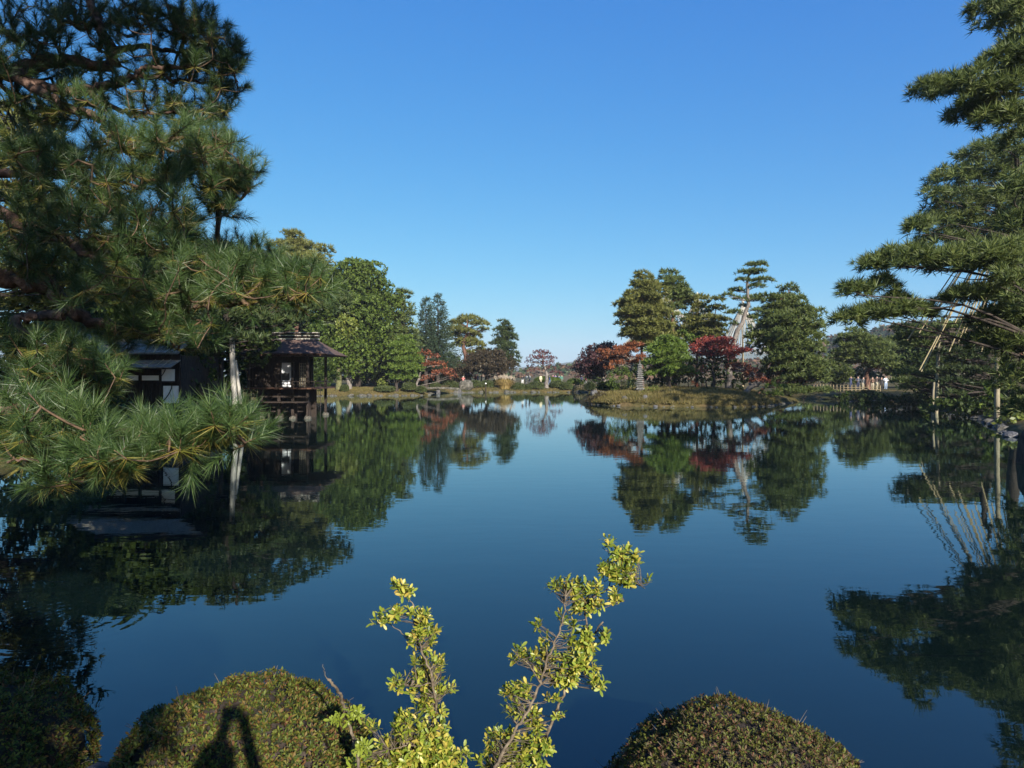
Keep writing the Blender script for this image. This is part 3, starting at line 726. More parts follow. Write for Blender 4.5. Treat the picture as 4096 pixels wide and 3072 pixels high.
tree('pine_tree', 'middle pine filling the gap behind the bright green pine', trunk_to([(800, 1050), (800, 900), (790, 700)], 77, Z7), .16,
     auto_pads([(590, 720, 900), (650, 690, 960), (720, 680, 980), (800, 690, 960)], 77, .8, .9, 1.4, .4, 56, f=Z7), 'pine', M['pine'], M['bark'], .42, dn(.42, 8), seed=56, limb=.2)
tree('pine_tree', 'lower pine filling the gap behind the deep red maple', trunk_to([(1130, 1050), (1120, 900), (1140, 720)], 77, Z7), .16,
     auto_pads([(620, 1080, 1200), (660, 1000, 1280), (720, 960, 1330), (790, 960, 1350)], 77, .8, .9, 1.4, .4, 57, f=Z7), 'pine', M['pine_y'], M['bark'], .42, dn(.42, 8), seed=57, limb=.2)
shrub('leafy_shrub', 'low green pines along the right island shore', [(1790, 1130, 80, 26), (1880, 1140, 80, 26), (1960, 1125, 80, 26), (2050, 1130, 70, 24), (1840, 1100, 70, 24), (2120, 1120, 50, 24)], 69.5, Z7, M['pine'], .3, 58, 'pine', 7.0, 1.6, copies=2)
shrub('leafy_shrub', 'bright green shrub left of the stone pagoda', [(430, 1000, 60, 45), (480, 960, 60, 40), (520, 1010, 60, 50), (400, 1060, 50, 50), (470, 1080, 70, 50), (545, 1080, 30, 40)], 65, Z7, M['leaf'], .24, 61)
shrub('leafy_shrub', 'yellow green shrub touching the stone pagoda', [(565, 1010, 32, 40), (575, 1070, 30, 40), (545, 1040, 30, 40)], 63.5, Z7, M['leaf_y'], .22, 62)
shrub('leafy_shrub', 'yellow green shrub at the foot of the pagoda', [(690, 1120, 40, 30), (740, 1110, 40, 32), (660, 1145, 30, 22), (720, 1150, 40, 22)], 61.8, Z7, M['leaf_y'], .22, 63)
shrub('leafy_shrub', 'dark shrub under the brownish maple', [(1540, 1180, 50, 32), (1500, 1200, 40, 24), (1600, 1200, 50, 24)], 61.5, Z7, M['leaf_dark'], .24, 64)
shrub('leafy_shrub', 'bushy green tree between the slender pines', [(970, 660, 50, 40), (1020, 700, 60, 40), (960, 760, 50, 50), (1010, 790, 50, 40), (1100, 720, 50, 40)], 71, Z7, M['leaf'], .34, 65, 'leaf')
shrub('leafy_shrub', 'green undergrowth behind the orange maple', [(470, 960, 60, 40), (560, 960, 60, 40), (620, 1000, 50, 50), (620, 940, 40, 40)], 73, Z7, M['leaf_dark'], .34, 66, 'leaf')
shrub('leafy_shrub', 'dark undergrowth below the deep red maple', [(1090, 920, 70, 70), (1180, 900, 80, 80), (1290, 930, 80, 80), (1250, 1030, 90, 60), (1400, 1040, 80, 60), (1130, 1030, 60, 50), (1360, 900, 70, 40)], 70.5, Z7, M['leaf_dark'], .4, 67, 'leaf')
shrub('leafy_shrub', 'dark undergrowth behind the bright green pine', [(650, 1040, 50, 50), (720, 1050, 60, 40), (800, 1040, 70, 40), (930, 1050, 70, 45), (1000, 1000, 60, 60)], 69, Z7, M['leaf_dark'], .4, 68, 'leaf')
shrub('leafy_shrub', 'dark undergrowth under the big bushy pine', [(1620, 1000, 60, 50), (1700, 1010, 80, 60), (1800, 1050, 80, 50), (1880, 1070, 70, 40)], 74, Z7, M['leaf_dark'], .4, 69, 'leaf')
shrub('leafy_shrub', 'brownish low shrub at the left tip of the island', [(215, 1190, 35, 28), (205, 1215, 24, 20), (265, 1195, 36, 24), (300, 1160, 50, 26)], 63, Z7, M['maple_brown'], .2, 70)

# ------------------------------------------------------------------ right bank
Z8 = ZF(3300, 1280, 4.424)
tree('pine_tree', 'flat topped spreading pine above the visitors on the right', trunk_to([(750, 1120), (735, 950), (790, 760), (760, 420)], 86, Z8), .4,
     auto_pads([(195, 480, 640), (280, 320, 840), (380, 240, 1050), (500, 210, 1190), (640, 260, 1210), (760, 330, 1290), (850, 420, 1290)], 86, .85, .9, 1.7, .3, 71, f=Z8, squash=.7), 'pine', M['pine'], M['bark_red'], .45, dn(.45, 8), seed=71)
tree('pine_tree', 'low pine in front of the bare hill right of the island', trunk_to([(1800, 838), (1802, 815), (1806, 790)], 96), .2,
     auto_pads([(772, 1785, 1825), (790, 1765, 1840), (815, 1760, 1850), (830, 1770, 1840)], 96, .8, .9, 1.5, .34, 76, f=D), 'pine', M['pine'], M['bark'], .5, dn(.5), seed=76)
tree('pine_tree', 'broad pine behind the right fence end', trunk_to([(1965, 838), (1968, 800), (1972, 740)], 92), .25,
     auto_pads([(715, 1940, 2000), (740, 1915, 2030), (780, 1905, 2040), (815, 1915, 2035)], 92, .8, .9, 1.5, .34, 77, f=D), 'pine', M['pine'], M['bark'], .42, dn(.42), seed=77)
Z9 = ZF(3200, 900, 1.844)
KX = (3200 + 1450 / 1.844 - CX) / F * 50
tree('pine_tree', 'wide low spreading pine with props on the right bank', [np.array([KX, 50, gz(KX, 50) - .1]), np.array([KX - .6, 49.5, 3.5]), np.array([KX - 1.6, 49, 6.5]), np.array([KX - 1.2, 49, 9.0])], .5,
     px_pads([(800, 760, 110, 24), (930, 750, 110, 24), (1080, 750, 120, 26), (1220, 740, 110, 26), (870, 810, 140, 22), (1030, 830, 140, 24), (1190, 820, 110, 26), (760, 840, 60, 18), (1290, 790, 60, 26), (800, 1090, 80, 14), (790, 1150, 110, 20), (850, 1195, 100, 18), (960, 1090, 80, 24),
              (900, 880, 120, 26), (1020, 1180, 80, 20), (1110, 1040, 90, 24), (1050, 940, 100, 26)], 50, Z9, 3.0, 72, 2), 'pine', M['pine'], M['bark'], .34, dn(.34), seed=72)
tree('pine_tree', 'dark lower tier of pine overhanging the right bank', [np.array([KX + 1.5, 47, gz(KX + 1.5, 47) - .1]), np.array([KX + 1.0, 47, 3.0]), np.array([KX, 47, 6.0])], .35,
     px_pads([(1150, 930, 120, 30), (1260, 980, 120, 34), (1200, 1070, 140, 30), (1350, 1080, 90, 34), (1300, 1180, 120, 34), (1120, 1150, 100, 24), (1420, 920, 90, 30), (1500, 1000, 90, 34), (1120, 1240, 90, 22), (1400, 1230, 110, 30), (1550, 1130, 90, 34)], 47, Z9, 3.0, 73, 2), 'pine', M['pine_dark'], M['bark'], .34, dn(.34), seed=73)
tree('pine_tree', 'tall sunlit pine standing behind the near right pine', [np.array([29.0, 39, gz(29.0, 39) - .1]), np.array([28.6, 39, 5]), np.array([29.4, 39, 10]), np.array([28.8, 39, 15.5])], .42,
     px_pads([(2160, 312, 40, 16), (2120, 335, 46, 18), (2200, 330, 40, 18), (2060, 390, 50, 24), (2115, 378, 56, 26), (2180, 372, 52, 28), (2040, 420, 40, 20), (2090, 435, 60, 24), (2160, 435, 60, 28), (2060, 470, 50, 22), (2010, 490, 40, 18), (2120, 490, 60, 28), (2190, 480, 50, 34), (2040, 520, 56, 22), (2110, 540, 60, 26), (2180, 545, 56, 30), (2230, 420, 60, 40), (2240, 520, 60, 40)], 39, D, 3.0, 74, 2, 1.15, 1.35), 'pine_fine', M['pine'], M['bark'], .42, dn(.42, 5.2), seed=74, limb=.2, limb_every=2)
NR = [np.array([15.7, 20.2, gz(15.9, 20.2) - .2]), np.array([15.55, 20, 3.0]), np.array([15.35, 20, 6.5]), np.array([15.6, 20, 10]), np.array([15.2, 20, 14.5])]
near_right_rows = [(2150, 14, 45, 16), (2185, 45, 50, 22), (2200, 95, 34, 20), (2168, 128, 40, 22), (2200, 150, 34, 26), (2000, 196, 34, 18), (2048, 190, 42, 20), (2098, 178, 46, 22), (2148, 200, 50, 22), (2195, 190, 44, 26),
                   (2108, 243, 52, 14), (2165, 250, 50, 16), (2202, 305, 26, 24), (1882, 574, 30, 16), (1932, 560, 46, 20), (1992, 562, 52, 24), (2060, 568, 52, 24), (2120, 560, 60, 28), (2180, 555, 56, 30), (1985, 490, 24, 16),
                   (1850, 628, 34, 14), (1902, 618, 36, 16), (1934, 646, 26, 9), (1835, 688, 33, 16), (1882, 678, 44, 16), (1938, 672, 46, 16), (1985, 674, 36, 14), (2100, 640, 60, 16), (2180, 628, 44, 26), (2165, 690, 56, 24), (2195, 750, 40, 34), (2200, 820, 36, 30), (2140, 735, 50, 16), (2190, 690, 50, 30), (2215, 880, 30, 30), (2196, 255, 36, 22, -.9), (2200, 400, 30, 26, -.9), (2205, 475, 32, 26, -.9), (2190, 600, 40, 24, -.9), (2205, 660, 30, 28, -.9), (2204, 20, 30, 20, -.9), (2206, 120, 28, 22, -.9)]
tree('pine_tree', 'near dark pine reaching in from the right edge', NR, .5, px_pads(near_right_rows, 20.3, D, 1.6, 75, 2, 1.12, 1.5), 'pine_fine', M['pine'], M['bark'], .26, dn(.26, 10), seed=75, limb=.10, limb_every=4)
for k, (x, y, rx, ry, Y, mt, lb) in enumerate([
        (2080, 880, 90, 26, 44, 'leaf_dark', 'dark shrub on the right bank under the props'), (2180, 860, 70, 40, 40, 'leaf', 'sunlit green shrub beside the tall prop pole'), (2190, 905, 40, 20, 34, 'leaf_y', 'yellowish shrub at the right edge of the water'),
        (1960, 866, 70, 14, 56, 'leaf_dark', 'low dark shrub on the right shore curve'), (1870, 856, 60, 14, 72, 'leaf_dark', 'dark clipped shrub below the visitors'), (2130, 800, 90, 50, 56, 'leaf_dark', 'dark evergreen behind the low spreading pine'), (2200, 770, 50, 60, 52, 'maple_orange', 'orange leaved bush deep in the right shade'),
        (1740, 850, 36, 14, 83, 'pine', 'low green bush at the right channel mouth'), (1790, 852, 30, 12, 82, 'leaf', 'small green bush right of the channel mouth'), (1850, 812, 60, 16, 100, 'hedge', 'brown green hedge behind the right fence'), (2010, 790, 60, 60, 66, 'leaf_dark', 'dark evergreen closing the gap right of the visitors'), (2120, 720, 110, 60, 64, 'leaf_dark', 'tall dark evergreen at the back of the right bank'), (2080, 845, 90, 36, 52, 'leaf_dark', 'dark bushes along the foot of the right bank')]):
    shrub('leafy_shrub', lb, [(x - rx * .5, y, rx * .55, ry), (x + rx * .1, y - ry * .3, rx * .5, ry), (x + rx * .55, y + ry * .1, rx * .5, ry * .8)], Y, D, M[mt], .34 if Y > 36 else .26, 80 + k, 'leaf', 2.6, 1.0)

# ------------------------------------------------------------------ left bank
tree('evergreen_tree', 'dark evergreen over the left teahouse roof', [np.array([-21.5, 44, gz(-21.5, 44) - .1]), np.array([-21.2, 44, 4]), np.array([-20.5, 44, 7]), np.array([-20.5, 44, 9])], .4,
     auto_pads([(545, 390, 480), (570, 350, 540), (610, 320, 580), (660, 320, 590), (740, 340, 570)], 44, 1.4, 1.1, 1.8, .8, 91, f=D, ragged=.2), 'leaf', M['leaf_dark'], M['bark'], .42, dn(.42, 2.6), seed=91)
tree('evergreen_tree', 'dark evergreen at the left behind the near pine', [np.array([-23.5, 37, gz(-23.5, 37) - .1]), np.array([-23, 37, 4]), np.array([-22.5, 37, 9])], .4,
     auto_pads([(540, 180, 330), (590, 120, 400), (680, 100, 420), (760, 110, 400)], 37, 1.3, 1.1, 1.8, .8, 92, f=D, ragged=.2), 'leaf', M['leaf_dark'], M['bark'], .4, dn(.4, 2.6), seed=92)
tree('pine_tree', 'olive pine seen through the near branches at far left', [np.array([-19, 22, gz(-19, 22) - .1]), np.array([-18.4, 22, 4]), np.array([-17.8, 22, 8]), np.array([-17.6, 22, 11.5])], .3,
     px_pads([(20, 245, 60, 16), (70, 275, 60, 18), (30, 300, 70, 18), (95, 300, 40, 14), (50, 335, 70, 18), (10, 360, 70, 20), (40, 420, 90, 24), (110, 470, 90, 26), (30, 500, 90, 26), (90, 550, 100, 28), (10, 590, 80, 28), (120, 610, 80, 28), (60, 660, 100, 30), (170, 650, 70, 26), (40, 720, 100, 30), (150, 710, 80, 28)], 22, D, 2.5, 93, 2), 'pine', M['pine_y'], M['bark'], .32, dn(.32, 4.6), seed=93)
tree('pine_tree', 'dark pine above the pale prop post', [np.array([-15.6, 36, gz(-15.6, 36) - .1]), np.array([-15.2, 35.5, 3]), np.array([-14.6, 35, 6]), np.array([-13.9, 34.5, 9.0])], .28,
     px_pads([(500, 560, 46, 16), (560, 572, 50, 18), (598, 600, 46, 18), (480, 610, 60, 20), (545, 630, 60, 22), (610, 650, 50, 18), (430, 650, 60, 20), (500, 680, 60, 20), (570, 690, 60, 20), (440, 705, 60, 18), (630, 690, 36, 14), (520, 730, 50, 16), (400, 690, 40, 18), (660, 625, 40, 18), (700, 640, 40, 16), (650, 660, 44, 18), (695, 668, 36, 14), (735, 650, 26, 12)], 34.5, D, 3.2, 94, 2, 1.1, 1.2), 'pine', M['pine_dark'], M['bark'], .3, dn(.3, 5), seed=94, limb=.16, limb_every=2)
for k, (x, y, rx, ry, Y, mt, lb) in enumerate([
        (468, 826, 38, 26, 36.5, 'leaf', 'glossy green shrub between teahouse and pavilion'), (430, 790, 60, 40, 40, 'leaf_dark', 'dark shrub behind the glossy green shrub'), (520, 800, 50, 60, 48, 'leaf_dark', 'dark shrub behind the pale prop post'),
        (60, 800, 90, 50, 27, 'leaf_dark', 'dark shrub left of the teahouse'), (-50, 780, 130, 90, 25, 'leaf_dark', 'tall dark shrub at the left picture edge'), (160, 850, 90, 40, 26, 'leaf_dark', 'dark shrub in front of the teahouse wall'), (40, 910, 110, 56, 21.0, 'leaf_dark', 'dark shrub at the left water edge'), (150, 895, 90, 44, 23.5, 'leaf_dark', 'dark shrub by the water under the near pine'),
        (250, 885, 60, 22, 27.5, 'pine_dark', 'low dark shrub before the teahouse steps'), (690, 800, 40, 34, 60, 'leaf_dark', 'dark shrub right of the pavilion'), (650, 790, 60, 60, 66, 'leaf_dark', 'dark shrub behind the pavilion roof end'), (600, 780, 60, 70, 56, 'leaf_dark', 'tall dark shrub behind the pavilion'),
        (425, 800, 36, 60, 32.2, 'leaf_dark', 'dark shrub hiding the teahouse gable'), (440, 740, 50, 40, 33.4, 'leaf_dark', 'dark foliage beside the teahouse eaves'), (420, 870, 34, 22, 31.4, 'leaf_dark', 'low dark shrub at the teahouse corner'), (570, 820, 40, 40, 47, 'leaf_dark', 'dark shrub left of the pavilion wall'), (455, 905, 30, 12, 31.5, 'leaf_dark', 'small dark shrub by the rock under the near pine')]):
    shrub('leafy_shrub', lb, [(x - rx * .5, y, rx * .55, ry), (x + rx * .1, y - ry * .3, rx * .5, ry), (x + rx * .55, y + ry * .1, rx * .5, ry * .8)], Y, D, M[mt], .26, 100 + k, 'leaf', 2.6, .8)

ZL = ZF(300, 1200, 2.011)
tree('evergreen_tree', 'dark evergreen leaning over the left end of the pavilion', [np.array([-17.9, 38.6, gz(-17.9, 38.6) - .1]), np.array([-17.4, 38.6, 2.5]), np.array([-16.2, 38.5, 4.2]), np.array([-15.2, 38.5, 5.2])], .22,
     px_pads([(1290, 400, 60, 44), (1380, 340, 70, 44), (1480, 350, 70, 50), (1560, 400, 60, 50), (1620, 350, 50, 36), (1440, 440, 60, 46), (1340, 500, 54, 54), (1560, 300, 70, 36), (1500, 490, 44, 34), (1250, 520, 60, 60), (1270, 620, 50, 50)], 38.5, ZL, .9, 95, 2), 'leaf', M['leaf_dark'], M['bark'], .24, dn(.24, 2.6), seed=95, limb=.2)

# ------------------------------------------------------------------ the near pine at the left
def near_pine():
    rs = np.random.RandomState(7)
    TX, TY = -6.0, 5.4
    base = np.array([TX, TY, gz(TX, TY) - .15])
    root = empty('pine_tree', base, 'near pine with long needles reaching in from the left edge', 'tree')
    trunk = smooth_path([base, (TX + .15, TY, 2.2), (TX - .2, TY + .1, 4.4), (TX + .2, TY, 6.8), (TX, TY + .3, 9.5), (TX + .3, TY + .2, 13), (TX, TY, 17.5)], 6)
    tr = np.linspace(.34, .10, len(trunk))
    bm = MB(); bm.tube(trunk, tr, 10)
    def S(pts, Y, dY=0.0, root_z=None):
        n = len(pts); out = [P(x, y, Y + dY * k / max(1, n - 1)) for k, (x, y) in enumerate(pts)]
        return out
    limbs = []
    def limb(pts, Y, r0, r1, dY=0.0, join=True):
        q = S(pts, Y, dY)
        if join:
            k = int(np.argmin(np.abs(trunk[:, 2] - (q[0][2] - .25))))
            q = [trunk[k], (trunk[k] + q[0]) / 2 + np.array([0, 0, .08])] + q
        p = smooth_path(q, 5); rr = .74 * np.linspace(r0, r1, len(p)) * (1 + .12 * np.sin(np.arange(len(p)) * 1.9))
        p[1:-1] += rs.normal(0, .012, (len(p) - 2, 3))
        bm.tube(p, rr, 8); limbs.append(np.column_stack([p, rr]))
    limb([(-120, 300), (60, 290), (180, 252), (260, 242), (420, 265), (452, 230), (405, 120), (380, 40), (350, -80)], 5.9, .10, .045, .5)
    limb([(440, 225), (490, 200), (570, 190), (690, 200), (760, 235), (850, 250)], 6.2, .045, .015, .3, False)
    limb([(60, 292), (190, 350), (270, 366), (350, 360), (460, 330), (540, 300), (575, 265), (700, 265), (790, 258)], 5.9, .065, .02, .1, False)
    limb([(545, 298), (650, 310), (760, 318), (880, 330)], 6.0, .035, .01, .2, False)
    limb([(190, 385), (300, 440), (400, 475), (412, 505)], 5.8, .05, .03, 0, False)
    limb([(60, 300), (190, 385)], 5.85, .06, .05, 0, False)
    limb([(400, 405), (500, 445), (580, 455), (700, 450), (860, 430)], 6.0, .035, .01, .2, False)
    limb([(350, 362), (400, 405)], 5.9, .04, .035, .05, False)
    limb([(-120, 690), (60, 700), (200, 690), (350, 720), (520, 700), (650, 690), (780, 640), (900, 660)], 5.2, .06, .014, .1)
    limb([(-100, 820), (80, 890), (170, 930), (260, 965), (380, 1000), (520, 1010), (620, 1010), (700, 975), (800, 930)], 4.8, .075, .015, .1)
    limb([(300, 985), (380, 1030), (450, 1065), (560, 1080), (700, 1090), (850, 1080)], 4.75, .045, .012, -.1, False)
    limb([(-100, 1100), (60, 1130), (200, 1150), (260, 1230), (400, 1300), (550, 1330)], 4.5, .10, .05, .2)
    limb([(550, 1330), (680, 1260), (780, 1225), (900, 1215), (1000, 1210), (1100, 1180), (1260, 1150)], 4.7, .045, .012, -.3, False)
    limb([(255, 1262), (160, 1258), (80, 1272), (-40, 1330)], 4.4, .05, .025, 0, False)
    limb([(60, 1272), (150, 1380), (280, 1440), (400, 1500)], 4.35, .03, .012, -.1, False)
    limb([(-140, 1655), (100, 1640), (300, 1700), (430, 1725), (500, 1730), (640, 1790), (800, 1760), (960, 1730)], 3.5, .05, .012, 0)
    limb([(470, 1728), (350, 1810), (250, 1850), (130, 1830), (30, 1850)], 3.45, .02, .008, -.1, False)
    limb([(500, 1735), (420, 1840), (330, 1920), (260, 1935)], 3.4, .02, .008, -.1, False)
    rows = [  # (x, y, rx, ry, shoots, Y)
        (60, 40, 80, 50, 22, 6.4), (170, 30, 70, 45, 20, 6.4), (270, 30, 70, 40, 22, 6.4), (360, 36, 64, 38, 22, 6.4), (425, 60, 56, 46, 22, 6.4), (476, 108, 44, 46, 22, 6.4), (498, 165, 32, 42, 15, 6.4),
        (440, 165, 56, 46, 20, 6.3), (380, 115, 55, 36, 13, 6.3), (330, 165, 55, 30, 9, 6.2), (420, 232, 56, 30, 16, 6.2), (330, 235, 55, 28, 10, 6.2), (468, 228, 28, 24, 8, 6.2), (120, 110, 60, 40, 10, 6.2),
        (200, 160, 50, 40, 7, 6.1), (50, 190, 60, 40, 9, 6.0), (130, 215, 55, 36, 9, 6.0), (195, 225, 40, 25, 6, 6.0), (250, 100, 50, 30, 8, 6.3), (60, 240, 80, 36, 13, 6.2), (150, 250, 60, 26, 9, 6.2), (230, 195, 60, 36, 9, 6.2), (100, 150, 70, 36, 9, 6.3), (30, 160, 40, 40, 7, 6.4), (20, 110, 30, 60, 8, 6.0),
        (240, 300, 45, 28, 14, 5.4), (320, 308, 55, 28, 18, 5.4), (400, 300, 45, 28, 16, 5.4), (468, 312, 42, 32, 16, 5.4), (518, 372, 36, 38, 18, 5.5), (480, 400, 46, 44, 18, 5.4), (430, 350, 46, 36, 12, 5.4),
        (350, 360, 55, 30, 10, 5.4), (100, 340, 85, 36, 22, 5.2), (180, 360, 65, 40, 18, 5.2), (270, 380, 55, 40, 14, 5.2), (480, 450, 34, 16, 9, 5.4), (60, 400, 60, 40, 14, 5.2), (200, 440, 65, 36, 14, 5.0),
        (375, 395, 50, 36, 10, 5.0), (280, 465, 60, 44, 18, 4.8), (330, 508, 50, 34, 13, 4.7), (380, 470, 42, 34, 12, 4.8), (398, 515, 28, 20, 8, 4.7), (130, 470, 75, 36, 14, 4.8), (60, 490, 60, 36, 10, 4.8), (220, 520, 55, 28, 10, 4.7),
        (420, 570, 55, 34, 12, 4.6), (498, 570, 52, 34, 14, 4.6), (555, 560, 34, 36, 10, 6.2), (520, 540, 40, 30, 10, 6.6), (470, 520, 30, 24, 6, 6.6), (470, 618, 52, 34, 14, 4.5), (540, 618, 52, 32, 13, 4.5), (612, 608, 46, 30, 13, 4.4), (668, 608, 34, 24, 12, 4.4), (640, 632, 46, 24, 8, 4.4),
        (370, 636, 55, 34, 12, 4.5), (300, 618, 55, 36, 12, 4.5), (250, 590, 55, 36, 10, 4.6), (330, 688, 36, 24, 5, 4.4), (100, 590, 60, 40, 9, 4.6), (50, 560, 50, 30, 7, 4.6), (180, 640, 50, 28, 5, 4.5), (420, 700, 40, 26, 5, 4.6), (590, 552, 26, 24, 6, 6.6),
        (60, 780, 65, 44, 14, 4.3), (150, 768, 52, 42, 14, 4.3), (215, 818, 44, 36, 15, 4.2), (100, 838, 65, 34, 11, 4.2), (28, 720, 28, 28, 5, 4.3), (260, 712, 60, 14, 8, 4.5), (340, 712, 50, 14, 7, 4.5), (405, 738, 36, 18, 5, 4.6), (250, 740, 36, 18, 4, 4.5),
        (35, 930, 55, 28, 12, 3.5), (108, 922, 60, 34, 17, 3.45), (185, 932, 52, 28, 12, 3.4), (60, 985, 55, 16, 6, 3.5), (130, 996, 45, 20, 6, 3.4), (200, 985, 45, 24, 10, 3.3), (248, 1005, 44, 30, 15, 3.3), (130, 1034, 26, 10, 4, 3.35),
        (312, 955, 36, 32, 11, 3.5), (366, 945, 42, 28, 13, 3.5), (425, 942, 34, 26, 10, 3.5), (475, 935, 36, 26, 12, 3.5), (515, 925, 22, 30, 9, 3.5), (90, 885, 45, 26, 6, 3.6)]
    sites = []
    for x, y, rx, ry, n, Y in rows:
        n = int(n * 2.3)
        a = rs.uniform(0, 6.28, n); r = np.sqrt(rs.uniform(0, 1, n))
        for q in range(n):
            sites.append(D(x + math.cos(a[q]) * r[q] * rx, y + 11 + math.sin(a[q]) * r[q] * ry, Y + rs.normal(0, .28)))
    # the part of the crown above the picture
    up = []
    for x_, y_, z_ in ((-2.6, 2.2, 6.9), (-1.7, 2.6, 7.1), (-.8, 2.4, 7.2), (.1, 2.6, 7.3), (-2.2, 3.2, 7.4), (-1.2, 3.4, 7.6), (-3.4, 2.8, 7.0), (-.2, 3.3, 7.7), (-4.2, 3.2, 7.3), (-3.0, 1.6, 7.6)):
        up.append(np.array([x_, y_, z_]))
    for q in range(110):
        z = rs.uniform(8.0, 18.0); a = rs.uniform(0, 6.28); rr = rs.uniform(.6, 4.2) * (1.1 - (z - 8) / 22)
        up.append(np.array([TX + math.cos(a) * rr, TY + math.sin(a) * rr, z]))
    sites = np.array(sites)
    # twigs: every shoot is tied to the nearest wood, so the branching grows outwards
    L = np.concatenate(limbs); nodes = L[:, :3]; nl = len(nodes); n = len(sites)
    d = np.full(n, 1e9); par = np.zeros(n, int)
    for s0 in range(0, n, 200):
        dd = np.linalg.norm(sites[s0:s0 + 200, None] - nodes[None], axis=2)
        par[s0:s0 + 200] = dd.argmin(1); d[s0:s0 + 200] = dd.min(1)
    done = np.zeros(n, bool); order = []
    for _ in range(n):
        dm = np.where(done, 1e9, d); k = int(dm.argmin()); done[k] = True; order.append(k)
        nd = np.linalg.norm(sites - sites[k], axis=1) * 1.08
        b = (~done) & (nd < d); d[b] = nd[b]; par[b] = nl + k
    cnt = np.ones(n)
    for k in reversed(order):
        if par[k] >= nl: cnt[par[k] - nl] += cnt[k]
    tw = MB(); sdir = np.zeros((n, 3))
    for k in order:
        a = nodes[par[k]] if par[k] < nl else sites[par[k] - nl]
        e = sites[k]; v = e - a; LL = np.linalg.norm(v) + 1e-6
        mid = (a + e) / 2 + np.array([0, 0, -.06 * LL]) + rs.normal(0, .05 * LL, 3)
        r = min(.020, .0034 * cnt[k] ** .42); tw.tube(smooth_path([a, mid, e], 2), np.linspace(r * 1.1, r * .85, 4), 4, 0, False)
        sdir[k] = v / LL * .55 + np.array([0, 0, .72]) + rs.normal(0, .38, 3) + np.array([.12, -.1, 0])
    bm.build('trunk', M['bark_near'], root, True, base)
    tag(tw.build('twigs', M['twig'], root, True, base), kind='stuff')
    T = [blades(118 if s % 2 else 140, s + 200, 10, 62 + 8 * (s % 3), .030, .7, 1.1, .02, 1.0 + .25 * (s % 3)) for s in range(6)]
    TO = [blades(26, s + 300, 78, 135, .03, .85, 1.1, .02, .15) for s in range(6)]
    size = .104 * rs.uniform(.68, 1.2, n)
    V, Fc = place(T, sites, sdir, size, rs)
    old = rs.rand(n) < .62
    V2, F2 = place(TO, sites[old], sdir[old] * .4 + np.array([0, 0, .6]), size[old], rs)
    stem = MB()
    for k in range(n):
        dd = sdir[k] / np.linalg.norm(sdir[k])
        tw_e = sites[k] + dd * size[k] * .75
        stem.tube([sites[k], tw_e], [.0042, .003], 4, 0, False)
    tag(stem.build('shoots', M['twig'], root, True, base), kind='stuff')
    me = raw_mesh('needles', np.concatenate([V, V2]) - base, np.concatenate([Fc, F2 + len(V)]), [M['near'], M['near_old']], np.concatenate([np.zeros(len(Fc)), np.ones(len(F2))]))
    tag(link(bpy.data.objects.new('needles', me), root), kind='stuff')
    # upper crown, out of the picture, shades the teahouse
    VV, FF, k0 = [], [], 0
    for c in up:
        p, dr = pad_points((c, 1.5, 1.4, .55), 24, 'pad', rs)
        Vq, Fq = place(T_PINE, p, dr, .36 * rs.uniform(.8, 1.2, len(p)), rs)
        VV.append(Vq); FF.append(Fq + k0); k0 += len(Vq)
    link(bpy.data.objects.new('crown', raw_mesh('crown', np.concatenate(VV) - base, np.concatenate(FF), M['near'])), root)
near_pine()

# ------------------------------------------------------------------ clipped azaleas on the near bank
LEAF_SMALL = []
for s in range(4):
    rs_ = np.random.RandomState(900 + s)
    Vq, Fq = [], []
    for q in range(5):      # a rosette of five small pointed leaves
        a = q * 1.257 + rs_.uniform(-.3, .3); el = rs_.uniform(.2, .9)
        d_ = np.array([math.cos(a) * math.cos(el), math.sin(a) * math.cos(el), math.sin(el)]); sd = np.array([-math.sin(a), math.cos(a), 0]); l = rs_.uniform(.75, 1.1)
        o_ = len(Vq)
        Vq += [d_ * .05, d_ * l * .55 + sd * .2 * l + np.array([0, 0, .05]), d_ * l, d_ * l * .55 - sd * .2 * l + np.array([0, 0, .05])]
        Fq += [(o_, o_ + 1, o_ + 2), (o_, o_ + 2, o_ + 3)]
    LEAF_SMALL.append((np.array(Vq), np.array(Fq)))

